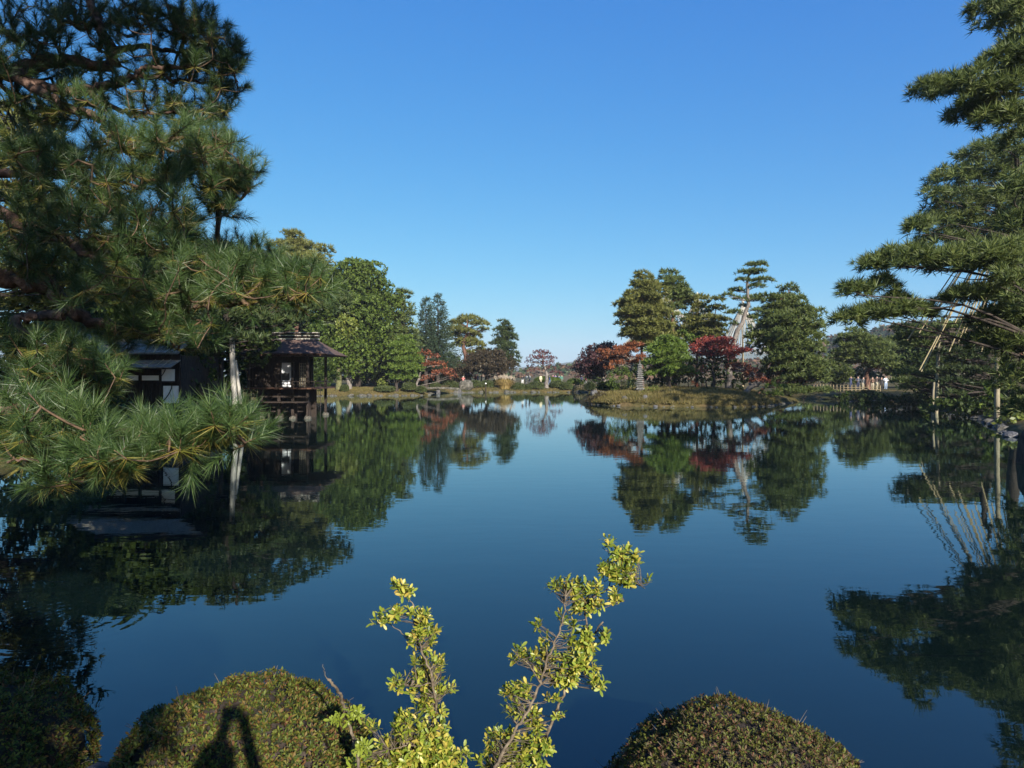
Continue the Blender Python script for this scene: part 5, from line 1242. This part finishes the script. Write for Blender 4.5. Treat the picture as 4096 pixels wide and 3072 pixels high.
edging('row of grey stones round the left inlet', [(-11.6, 95.2), (-14.3, 99), (-12.9, 104.4), (-9.2, 107), (-6, 110.1)], 95, .45, 2, ROCKS, .5)
edging('low stone edge along the far shore', [(-6, 110.2), (-1, 111.1), (8, 112.1), (17, 111.6), (24, 106.2)], 110, .42, 3, ROCKS, .5)
edging('dark stone edge of the right bank near the prop pole', [(21.5, 29.5), (22.6, 31), (26.6, 38), (30.5, 45), (33, 51)], 30, .34, 4, ROCKS + ROCKS_D, .45)
edging('stone edge of the right shore below the visitors', [(33.4, 52), (36, 58), (38.6, 68), (37.2, 75), (34, 80.5)], 52, .42, 5, ROCKS_D + ROCKS[:2], .4)
edging('stones along the left bank by the teahouse', [(-17, 22), (-15, 26), (-14.2, 29), (-14.4, 33.2), (-16.6, 38)], 22, .38, 6, ROCKS_D, .55)
edging('small stones along the front edge of the island', [(7.2, 64), (8.7, 60.2), (13.5, 57.6), (19, 57.35), (22.5, 59.5), (25.2, 63.9), (29.4, 70)], 57, .17, 7, ROCKS + ROCKS_D, .6, gap=2.0)
def boulder(label, px, py, Y, s, mesh, rz=0., zs=.8):
    p = P(px, py, Y); z = gz(p[0], Y) if -sdf(POND_W, np.array([p[0]]), np.array([Y]))[0] > 0 or sdf(ISLE_W, np.array([p[0]]), np.array([Y]))[0] > 0 else 0
    o = link(bpy.data.objects.new('boulder', mesh)); o.location = (p[0], Y, z + s * zs * .3); o.scale = (s, s * .8, s * zs); o.rotation_euler = (.1, .15, rz)
    tag(o, label, 'boulder')
boulder('big grey boulder at the far shore left of the pampas grass', 1862, 1560, 110.4, 1.35, ROCKS[1], .4, 1.05)
boulder('rounded grey boulder on the front of the island', 2500, 1588, 60.2, .34, ROCKS[2], .9)
boulder('dark upright stone on the front of the island', 2580, 1598, 59.4, .24, ROCKS_D[0], .2, 1.5)
boulder('small flat stone on the island slope', 2680, 1572, 61.5, .26, ROCKS[3], .5, .7)
boulder('dark stone standing in for a dark hollow at the left tip of the island', 2378, 1572, 66.5, .5, ROCKS_D[1], 1.2, 1.1)  # dark stone put in where the bank has a dark hole
boulder('pale rock in the water below the left prop post', 845, 1665, 32.0, .42, ROCKS[4], .3, .9)
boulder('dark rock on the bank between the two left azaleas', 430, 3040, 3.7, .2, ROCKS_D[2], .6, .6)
def bridge():
    root = empty('stone_bridge', (-11.2, 104.0, .2), 'low pale stone slab bridge over the left inlet', 'bridge')
    for k in range(4):
        t0, t1 = k / 4, (k + 1) / 4
        xa, xb = -3.4 + 6.8 * t0 + .02, -3.4 + 6.8 * t1 - .02
        h0, h1 = .62 + .2 * math.sin(math.pi * t0), .62 + .2 * math.sin(math.pi * t1)
        MB().add([(xa, -.6, h0), (xb, -.6, h1), (xb, .6, h1), (xa, .6, h0), (xa, -.6, h0 - .28), (xb, -.6, h1 - .28), (xb, .6, h1 - .28), (xa, .6, h0 - .28)], [(0, 1, 2, 3), (7, 6, 5, 4), (0, 4, 5, 1), (3, 2, 6, 7), (0, 3, 7, 4), (1, 5, 6, 2)]).build('slab', M['stone'], root)
    for x in (-3.2, 0, 3.2): MB().box(x - .25, x + .25, -.5, .5, -1.2, .36).build('pier', M['stone_dark'], root)
bridge()

# ------------------------------------------------------------------ clipped shrubs, pampas grass, far planting
def hedge(label, px, py, hw, hh, Y, mat='hedge', seed=0):
    c = P(px, py, Y); r = hw / F * Y; rz = hh / F * Y
    g = gz(c[0], Y); c[2] = max(c[2], g + rz * .3)
    dome('clipped_shrub', label, c, (r, r * .85, rz), int(620 + 90 * r * r), .26, M[mat], seed, twigs=0, core=.93)
for k, (px, py, hw, hh, Y, mt, lb) in enumerate([
        (1379, 1556, 13, 14, 92.5, 'hedge', 'little round clipped shrub below the mossy trunk'), (1637, 1549, 25, 17, 93.2, 'hedge', 'round clipped shrub right of the small rounded pine'), (1683, 1560, 19, 12, 93.6, 'hedge', 'low clipped shrub at the left point'),
        (1540, 1556, 40, 9, 93, 'hedge', 'low moss cushion on the left shore'), (1900, 1540, 30, 15, 112.6, 'hedge', 'clipped shrub right of the big boulder'), (1950, 1540, 26, 16, 113.2, 'hedge', 'clipped shrub left of the pampas grass'),
        (1822, 1552, 20, 11, 110.6, 'hedge', 'small shrub left of the big boulder'), (2075, 1552, 24, 15, 112.6, 'hedge', 'dark clipped shrub right of the pampas grass'), (2145, 1545, 30, 17, 113, 'hedge', 'wide clipped shrub left of the lone red maple'),
        (2110, 1556, 16, 10, 112.6, 'hedge', 'low clipped shrub between the far shore shrubs'), (2230, 1540, 30, 14, 114, 'hedge', 'clipped shrub right of the lone red maple'), (2265, 1548, 24, 15, 112.8, 'hedge', 'round clipped shrub near the bamboo fence'),
        (2360, 1549, 20, 17, 109.5, 'hedge', 'round clipped shrub in front of the bamboo fence'), (2300, 1530, 30, 14, 119, 'leaf', 'leafy bush behind the bamboo fence'), (2190, 1520, 50, 12, 124, 'leaf', 'long low bush behind the lone red maple'),
        (1740, 1545, 20, 12, 106.5, 'hedge', 'shrub behind the stone bridge'), (1790, 1535, 40, 10, 116, 'hedge', 'low hedge behind the pink visitor'), (2010, 1530, 40, 12, 118, 'leaf_dark', 'dark bush behind the pampas grass'), (2430, 1548, 40, 18, 78, 'leaf', 'green shrub at the root of the purple maple')]):
    hedge(lb, px, py, hw, hh, Y, mt, 400 + k)

def pampas():
    rs = np.random.RandomState(44); c = P(2017, 0, 112.6); b = np.array([c[0], 112.6, gz(c[0], 112.6) - .05])
    root = empty('pampas_grass', b, 'golden pampas grass clump with pale plumes on far shore', 'grass clump')
    V, Fc = [], []; root.scale = (.62, .7, .78)
    for k in range(1500):
        a = rs.uniform(0, 6.28); r0 = rs.uniform(0, 1.5); out = rs.uniform(.3, 2.0); h = rs.uniform(1.2, 2.5) * (1 - .18 * r0)
        d = np.array([math.cos(a), math.sin(a) * .6, 0]); s = np.array([-math.sin(a), math.cos(a), 0]) * rs.uniform(.03, .055)
        p0 = d * r0; p1 = d * (r0 + out * .35) + np.array([0, 0, h * .7]); p2 = d * (r0 + out * .8) + np.array([0, 0, h]); p3 = d * (r0 + out * 1.25) + np.array([0, 0, h * .75])
        n = len(V); V += [p0 - s, p0 + s, p1 - s, p1 + s, p2 - s * .7, p2 + s * .7, p3]
        Fc += [(n, n + 1, n + 3), (n, n + 3, n + 2), (n + 2, n + 3, n + 5), (n + 2, n + 5, n + 4), (n + 4, n + 5, n + 6)]
    tag(link(bpy.data.objects.new('blades', raw_mesh('blades', np.array(V), np.array(Fc), M['pampas'])), root), kind='stuff')
    pos, dr = [], []
    for k in range(90):
        a = rs.uniform(0, 6.28); r0 = rs.uniform(0, 2.9); h = rs.uniform(2.3, 3.1) - .15 * r0
        for q in range(3): pos.append((math.cos(a) * r0, math.sin(a) * r0 * .6, h - q * .14)); dr.append((math.cos(a) * .4, 0, 1))
    Vp, Fp = place([blades(8, 5, 8, 45, .14, axis_len=.4)], np.array(pos), np.array(dr) + rs.normal(0, .2, (len(pos), 3)), .30, rs)
    tag(link(bpy.data.objects.new('plumes', raw_mesh('plumes', Vp, Fp, M['plume'])), root), kind='stuff')
pampas()
for k, (px, py, hw, hh, Y, mt, lb) in enumerate([(1405, 1500, 26, 26, 100, 'leaf_dark', 'dark undergrowth behind the mossy trunk'), (1500, 1490, 60, 34, 102, 'leaf_dark', 'dark undergrowth between trunks on the left shore'), (1620, 1500, 60, 34, 104, 'leaf_dark', 'dark undergrowth behind the small rounded pine'), (1720, 1508, 50, 26, 114, 'leaf_dark', 'dark undergrowth behind the inlet'),
                                                 (1530, 1536, 20, 20, 93.5, 'leaf_y', 'small yellowish brown shrub on the left shore'), (1270, 1500, 50, 40, 80, 'leaf_dark', 'dark undergrowth right of the pavilion veranda'), (2390, 1512, 60, 20, 125, 'leaf_dark', 'dark bushes behind the purple maple'), (3250, 1500, 90, 26, 105, 'leaf', 'bushes beyond the right channel')]):
    shrub('leafy_shrub', lb, [(px - hw * .5, py, hw * .55, hh), (px + hw * .1, py - hh * .3, hw * .5, hh), (px + hw * .55, py + hh * .1, hw * .5, hh * .8)], Y, P, M[mt], .42, 500 + k, 'leaf', 2.6, 1.2)
# ------------------------------------------------------------------ grass on the island and shores
def grass_patch(name, label, poly, n, hgt, seed, mat):
    rs = np.random.RandomState(seed); lo, hi = poly.min(0), poly.max(0)
    p = rs.uniform(lo, hi, (n * 3, 2)); p = p[sdf(poly, p[:, 0], p[:, 1]) > .03][:n]
    z = ground(p[:, 0], p[:, 1]); ok = z > .05; p, z = p[ok], z[ok]
    V, Fc = place([blades(5, s + 700, 5, 60, .16) for s in range(4)], np.column_stack([p, z - .02]), np.tile([0, 0, 1.], (len(p), 1)) + rs.normal(0, .2, (len(p), 3)), hgt * rs.uniform(.5, 1.5, len(p)), rs)
    tag(link(bpy.data.objects.new(name, raw_mesh(name, V, Fc, mat))), label, kind='stuff')
grass_patch('grass', 'dry short grass on the front of the island', np.array([(7, 64), (8.6, 60.2), (13.5, 57.6), (19, 57.4), (22.5, 59.6), (25.2, 64), (20, 66), (10, 67)], float), 16000, .27, 1, M['grass'])
grass_patch('grass', 'dry grass on the left shore', np.array([(-29, 91), (-20, 91.2), (-13, 92.7), (-11, 95), (-13, 99), (-28, 97)], float), 6000, .16, 2, M['grass'])
grass_patch('grass', 'dry grass along the far shore', np.array([(-6, 110), (8, 112), (17, 111.5), (25, 106), (27, 116), (-6, 117)], float), 6000, .18, 3, M['grass'])

# ------------------------------------------------------------------ bamboo fences
def fence(label, pts, h, step, rails, mat, seed, r=.035):
    pts = np.array(pts, float); rs = np.random.RandomState(seed)
    root = empty('bamboo_fence', (pts[0][0], pts[0][1], gz(*pts[0])), label, 'fence'); b = np.array(root.location)
    pm = MB().tube([(0, 0, -.1), (0, 0, h)], [r * 1.1, r], 6).mesh('post', mat, True)
    for a, c in zip(pts[:-1], pts[1:]):
        L = np.linalg.norm(c - a); n = max(1, int(L / step))
        for k in range(n + 1):
            p = a + (c - a) * k / n
            o = bpy.data.objects.new('post', pm); link(o, root); o.location = np.array([p[0], p[1], gz(*p)]) - b; o.scale = (1, 1, rs.uniform(.92, 1.08))
        for rz in rails:
            MB().tube([np.array([a[0], a[1], gz(*a) + rz]) - b, np.array([c[0], c[1], gz(*c) + rz]) - b], r * .75, 6).build('rail', mat, root, True)
xa = P(2292, 0, 113)[0]; xb = P(2440, 0, 110)[0]
fence('low bamboo fence on the far shore beside the purple maple', [(xa, 114.2), (xb, 111.5)], .62, .42, (.2, .45), M['bamboo'], 1, .05)
xa = P(3270, 0, 84)[0]; xb = P(3400, 0, 80)[0]; xc = P(3540, 0, 79)[0]
fence('low bamboo fence in front of the visitors on the right', [(xa, 85), (xb, 81.5), (xc, 80)], .75, .42, (.22, .5), M['bamboo'], 2, .04)
fence('short pale fence at the right edge of the picture', [(P(4040, 0, 52)[0], 52), (P(4200, 0, 51)[0], 51)], .95, .3, (.2, .55, .85), M['bamboo'], 3, .045)
fence('small wooden fence behind the far inlet', [(P(1790, 0, 120)[0], 120), (P(1815, 0, 120)[0], 120)], .9, .25, (.3, .7), M['wood_pale'], 4, .05)

# ------------------------------------------------------------------ visitors
def figure(pose, seed=0):
    """one continuous body grown round a skeleton; returns points, faces and the part each face belongs to"""
    J = dict(pel=(0, 0, .95), spi=(0, .0, 1.14), che=(0, .0, 1.34), nec=(0, .01, 1.47), hea=(0, .03, 1.58), top=(0, .02, 1.68))
    Rr = dict(pel=(.145, .11), spi=(.13, .10), che=(.155, .11), nec=(.055, .055), hea=(.085, .1), top=(.06, .07))
    E = [('pel', 'spi', 'coat'), ('spi', 'che', 'coat'), ('che', 'nec', 'skin'), ('nec', 'hea', 'skin'), ('hea', 'top', 'skin')]
    for s, n in ((-1, 'l'), (1, 'r')):
        J['sh' + n] = (.19 * s, 0, 1.40); Rr['sh' + n] = (.06, .06)
        if pose == 'photo': el, wr, ha = (.27 * s, .12, 1.22), (.12 * s, .30, 1.46), (.06 * s, .34, 1.52)
        elif pose == 'high': el, wr, ha = (.15 * s - .01, .22, 1.36), (.07 * s - .02, .30, 1.58), (.035 * s - .03, .33, 1.715)
        elif pose == 'walk': el, wr, ha = (.24 * s, -.06 * s, 1.13), (.23 * s, .10 * s + .05, .92), (.22 * s, .16 * s + .06, .83)
        elif pose == 'fold': el, wr, ha = (.25 * s, .04, 1.14), (.08 * s, .22, 1.10), (-.02 * s, .24, 1.12)
        else: el, wr, ha = (.25 * s, -.03, 1.13), (.25 * s, .05, .90), (.24 * s, .08, .81)
        J['el' + n], J['wr' + n], J['ha' + n] = el, wr, ha
        Rr['el' + n], Rr['wr' + n], Rr['ha' + n] = (.048, .048), (.035, .035), (.035, .025)
        st = .20 * s if pose == 'walk' else .02 * s
        J['hi' + n] = (.09 * s, 0, .88); J['kn' + n] = (.10 * s, st * .6 + .03, .49); J['an' + n] = (.10 * s, st - .02, .09); J['to' + n] = (.12 * s, st + .14, .05)
        Rr['hi' + n], Rr['kn' + n], Rr['an' + n], Rr['to' + n] = (.09, .09), (.062, .062), (.045, .045), (.042, .035)
        E += [('che', 'sh' + n, 'coat'), ('sh' + n, 'el' + n, 'coat'), ('el' + n, 'wr' + n, 'coat'), ('wr' + n, 'ha' + n, 'skin'), ('pel', 'hi' + n, 'legs'), ('hi' + n, 'kn' + n, 'legs'), ('kn' + n, 'an' + n, 'legs'), ('an' + n, 'to' + n, 'shoe')]
    names = list(J); me = bpy.data.meshes.new('tmp')
    me.from_pydata([J[k] for k in names], [(names.index(a), names.index(b)) for a, b, _ in E], [])
    o = bpy.data.objects.new('tmp', me); COL.objects.link(o)
    md = o.modifiers.new('skin', 'SKIN')
    for k, nm in enumerate(names):
        me.skin_vertices[0].data[k].radius = Rr[nm]; me.skin_vertices[0].data[k].use_root = (nm == 'pel')
    o.modifiers.new('sub', 'SUBSURF').levels = 1
    dg = bpy.context.evaluated_depsgraph_get(); ev = o.evaluated_get(dg).to_mesh()
    V = np.array([v.co[:] for v in ev.vertices]); polys = [list(p.vertices) for p in ev.polygons]
    o.evaluated_get(dg).to_mesh_clear(); bpy.data.objects.remove(o, do_unlink=True); bpy.data.meshes.remove(me)
    tri = np.array([t for p in polys for t in ([p[0], p[i], p[i + 1]] for i in range(1, len(p) - 1))])
    cen = V[tri].mean(1); best = np.full(len(tri), 1e9); lab = np.zeros(len(tri), int); code = {'coat': 0, 'legs': 1, 'skin': 2, 'shoe': 3}
    for a, b, kd in E:
        A, B = np.array(J[a]), np.array(J[b]); t = np.clip(((cen - A) @ (B - A)) / ((B - A) @ (B - A)), 0, 1)
        d = np.linalg.norm(cen - A - t[:, None] * (B - A), axis=1) - .5 * (Rr[a][0] + Rr[b][0])
        m = d < best; best[m] = d[m]; lab[m] = code[kd]
    return V, tri, lab
FIG = {p: figure(p) for p in ('stand', 'photo', 'walk', 'fold', 'high')}
def hair_mesh(mat, hat=False):
    V = []; Fc = []; nu, nv = 10, 5
    for j in range(nv):
        ph = j / (nv - 1) * 1.75
        for i in range(nu):
            a = 2 * math.pi * i / nu
            V.append((.105 * math.sin(ph) * math.cos(a), .02 + .118 * math.sin(ph) * math.sin(a) - .02 * (j > 2), 1.60 + .125 * math.cos(ph) + (.05 if (j > 2 and math.sin(a) > .3) else 0)))
    if hat:
        for i in range(nu):
            a = 2 * math.pi * i / nu; V.append((.2 * math.cos(a), .03 + .21 * math.sin(a), 1.62))
        nv += 1
    for j in range(nv - 1):
        for i in range(nu): Fc.append((j * nu + i, j * nu + (i + 1) % nu, (j + 1) * nu + (i + 1) % nu, (j + 1) * nu + i))
    return MB().add(V, Fc).mesh('hat' if hat else 'hair', mat, True)
def person(label, px, Y, pose, face, coat, legs, hat=None, h=1.0, z=None, hair='hair', group=None):
    x = P(px, 0, Y)[0]; V, tri, lab = FIG[pose]
    ms = [cloth('coat_%02d%02d%02d' % tuple(int(c * 99) for c in coat), coat), cloth('cloth_%02d%02d%02d' % tuple(int(c * 99) for c in legs), legs), M['skin'], cloth('shoe', (.03, .028, .03))]
    root = empty('person', (x, Y, (gz(x, Y) if z is None else z)), label, 'person', group, face); root.scale = (h, h, h)
    body = link(bpy.data.objects.new('body', raw_mesh('body', V, tri, ms, lab, True)), root)
    if hat: link(bpy.data.objects.new('hat', hair_mesh(cloth('hat_%02d%02d%02d' % tuple(int(c * 99) for c in hat), hat), True)), root)
    else: link(bpy.data.objects.new('hair', hair_mesh(M[hair])), root)
    return root
PI = math.pi
blk, nvy, wht, tan = (.02, .02, .022), (.03, .04, .09), (.7, .7, .68), (.42, .36, .26)
for a in [('person in a pink jacket and white hat photographing at the far shore', 1853, 113.4, 'photo', PI, (.75, .25, .24), (.2, .2, .25), wht),
          ('person in a dark red jacket behind the far shrubs', 1902, 121, 'stand', 2.5, (.30, .03, .05), blk), ('person in a violet jacket beside the dark red one', 1911, 122, 'stand', 3.5, (.14, .09, .3), nvy),
          ('person all in black right of the violet jacket', 1926, 120, 'walk', 1.6, blk, blk), ('person in black jacket and white trousers photographing', 2090, 116.5, 'photo', PI, (.03, .03, .035), wht),
          ('person in white right of the white trousers', 2105, 121, 'fold', 2.6, wht, (.3, .3, .3)), ('person in pale grey beside the one in white', 2118, 121, 'stand', 2.2, (.45, .46, .47), (.12, .12, .14), wht),
          ('person in cream jacket left of the lone red maple', 2163, 120, 'stand', 3.6, (.62, .55, .36), tan, wht), ('person in a blue jacket walking by the maple trunk', 2198, 116.5, 'walk', -1.2, (.07, .11, .32), (.16, .2, .3), (.5, .5, .5)),
          ('person in a plum jacket right of the maple', 2212, 124, 'stand', 3.0, (.22, .07, .16), blk), ('person in a purple jacket behind the plum one', 2222, 126, 'stand', 3.3, (.16, .12, .34), nvy), ('person in a slate blue jacket right of the purple one', 2236, 125, 'fold', 2.7, (.14, .2, .3), blk), ('person in a green jacket at the end of the far group', 2247, 124, 'stand', 3.6, (.07, .2, .14), (.1, .12, .1)),
          ('person in a red jacket and cream trousers walking by the fence', 2343, 115.5, 'walk', -1.5, (.45, .03, .06), (.6, .54, .42), None, 1.05), ('person in dark navy left of the red jacket', 2326, 117, 'stand', 3.2, nvy, blk, (.6, .6, .6)),
          ('person in a blue jacket in the shade of the inlet', 1692, 116, 'stand', 2.8, (.08, .14, .3), nvy), ('person in lilac grey in the shade of the firs', 1756, 118, 'stand', 3.4, (.3, .3, .42), blk),
          ('person in white and black on the path beyond the right fence', 3321, 100, 'fold', 3.0, wht, (.3, .22, .16)), ('person in dark blue at the right fence', 3403, 83, 'photo', PI, nvy, nvy), ('person in grey bending at the right fence', 3432, 82.5, 'fold', 2.4, (.1, .11, .14), nvy), ('person in cream trousers behind the grey one', 3453, 84, 'stand', 3.4, (.08, .08, .08), tan),
          ('person in a brown jacket under the spreading pine', 3490, 83, 'fold', 2.8, (.12, .07, .045), tan), ('person in a dark brown jacket right of the brown one', 3507, 83.5, 'photo', 3.3, (.07, .05, .045), (.42, .38, .27)), ('person in black left of the white shirt', 3526, 82.5, 'stand', 3.0, blk, blk), ('person in white shirt and pale blue trousers at the right', 3543, 83, 'fold', 2.9, (.72, .75, .8), (.35, .45, .6)),
          ('person in white in the crowd far under the spreading pine', 3372, 112, 'stand', 2.9, wht, blk), ('person in pale grey in the crowd far under the pine', 3388, 114, 'walk', 1.0, (.5, .5, .52), nvy), ('person in beige in the crowd far under the pine', 3415, 113, 'stand', 3.2, tan, blk), ('person in light blue in the crowd far under the pine', 3470, 114, 'stand', 2.6, (.4, .5, .62), blk)]:
    person(*a)

# the photographer, whose shadow falls on the azalea
def photographer():
    z = gz(0, -.42)
    root = person('photographer in a dark jacket holding a compact camera', CX, 0.001, 'high', 0.0, (.04, .045, .06), (.05, .05, .07))
    root.location = (.03, -.37, z); s = (CAMZ - .03 - z) / 1.735; root.scale = (s, s, s)
    y = -.055; c = empty('compact_camera', (0, y, CAMZ - .03), 'black compact camera held up above the head', 'camera')
    MB().box(-.055, .055, -.035, -.008, -.035, .03).build('camera_body', M['black'], c)
    MB().tube([(0, -.008, 0), (0, .022, 0)], [.025, .022], 12).build('lens_barrel', M['black'], c, True)
photographer()
# unseen tree behind the viewer, pads placed to shade near bank and near pine
tree('evergreen_tree', 'unseen shade tree behind the viewpoint', [np.array([-1.6, -5.0, gz(-1.6, -5) - .1]), np.array([-1.5, -5, 2.2]), np.array([-1.0, -5, 4.9]), np.array([-.6, -5, 7.2]), np.array([.3, -5, 8.6])], .12,
     [(np.array([x, y, z]), .75, .75, .55) for x, y, z in [(-2.6, -5, 4.9), (-1.8, -5.2, 5.2), (-1.0, -4.9, 5.3), (-.2, -5, 5.2), (.45, -5.1, 5.1), (-2.2, -5, 4.4), (-1.3, -5, 4.6), (-.5, -5.1, 4.5), (.3, -4.9, 4.5), (-3.2, -5, 4.6), (.95, -4.8, 4.9), (.85, -5.0, 5.3), (-.7, -5, 7.1), (.0, -5.1, 7.3), (.7, -4.9, 7.15), (.4, -5, 7.7), (-1.4, -5, 7.2), (-1.1, -5, 6.8), (-.4, -5, 7.7), (.4, -5, 8.9), (2.0, -5.2, 8.5), (-.6, -5, 8.8)]], 'leaf', M['leaf'], M['bark'], .2, dn(.2, 2.8), seed=601)

# ------------------------------------------------------------------ the air
def haze():
    o = link(bpy.data.objects.new('haze', MB().box(-4200, 4200, -200, 3300, -1.95, 150).mesh('haze', [])))
    m = bpy.data.materials.new('haze_air'); m.use_nodes = True; nt = m.node_tree; nt.nodes.clear()
    out = nt.nodes.new('ShaderNodeOutputMaterial'); v = nt.nodes.new('ShaderNodeVolumePrincipled')
    v.inputs['Color'].default_value = (.80, .89, 1.0, 1); v.inputs['Density'].default_value = 0.00022; v.inputs['Anisotropy'].default_value = 0.1
    nt.links.new(v.outputs[0], out.inputs['Volume']); o.data.materials.append(m)
    tag(o, 'thin blue haze in the distance', kind='stuff')
haze()
print('TRIANGLES', TRIS[0])
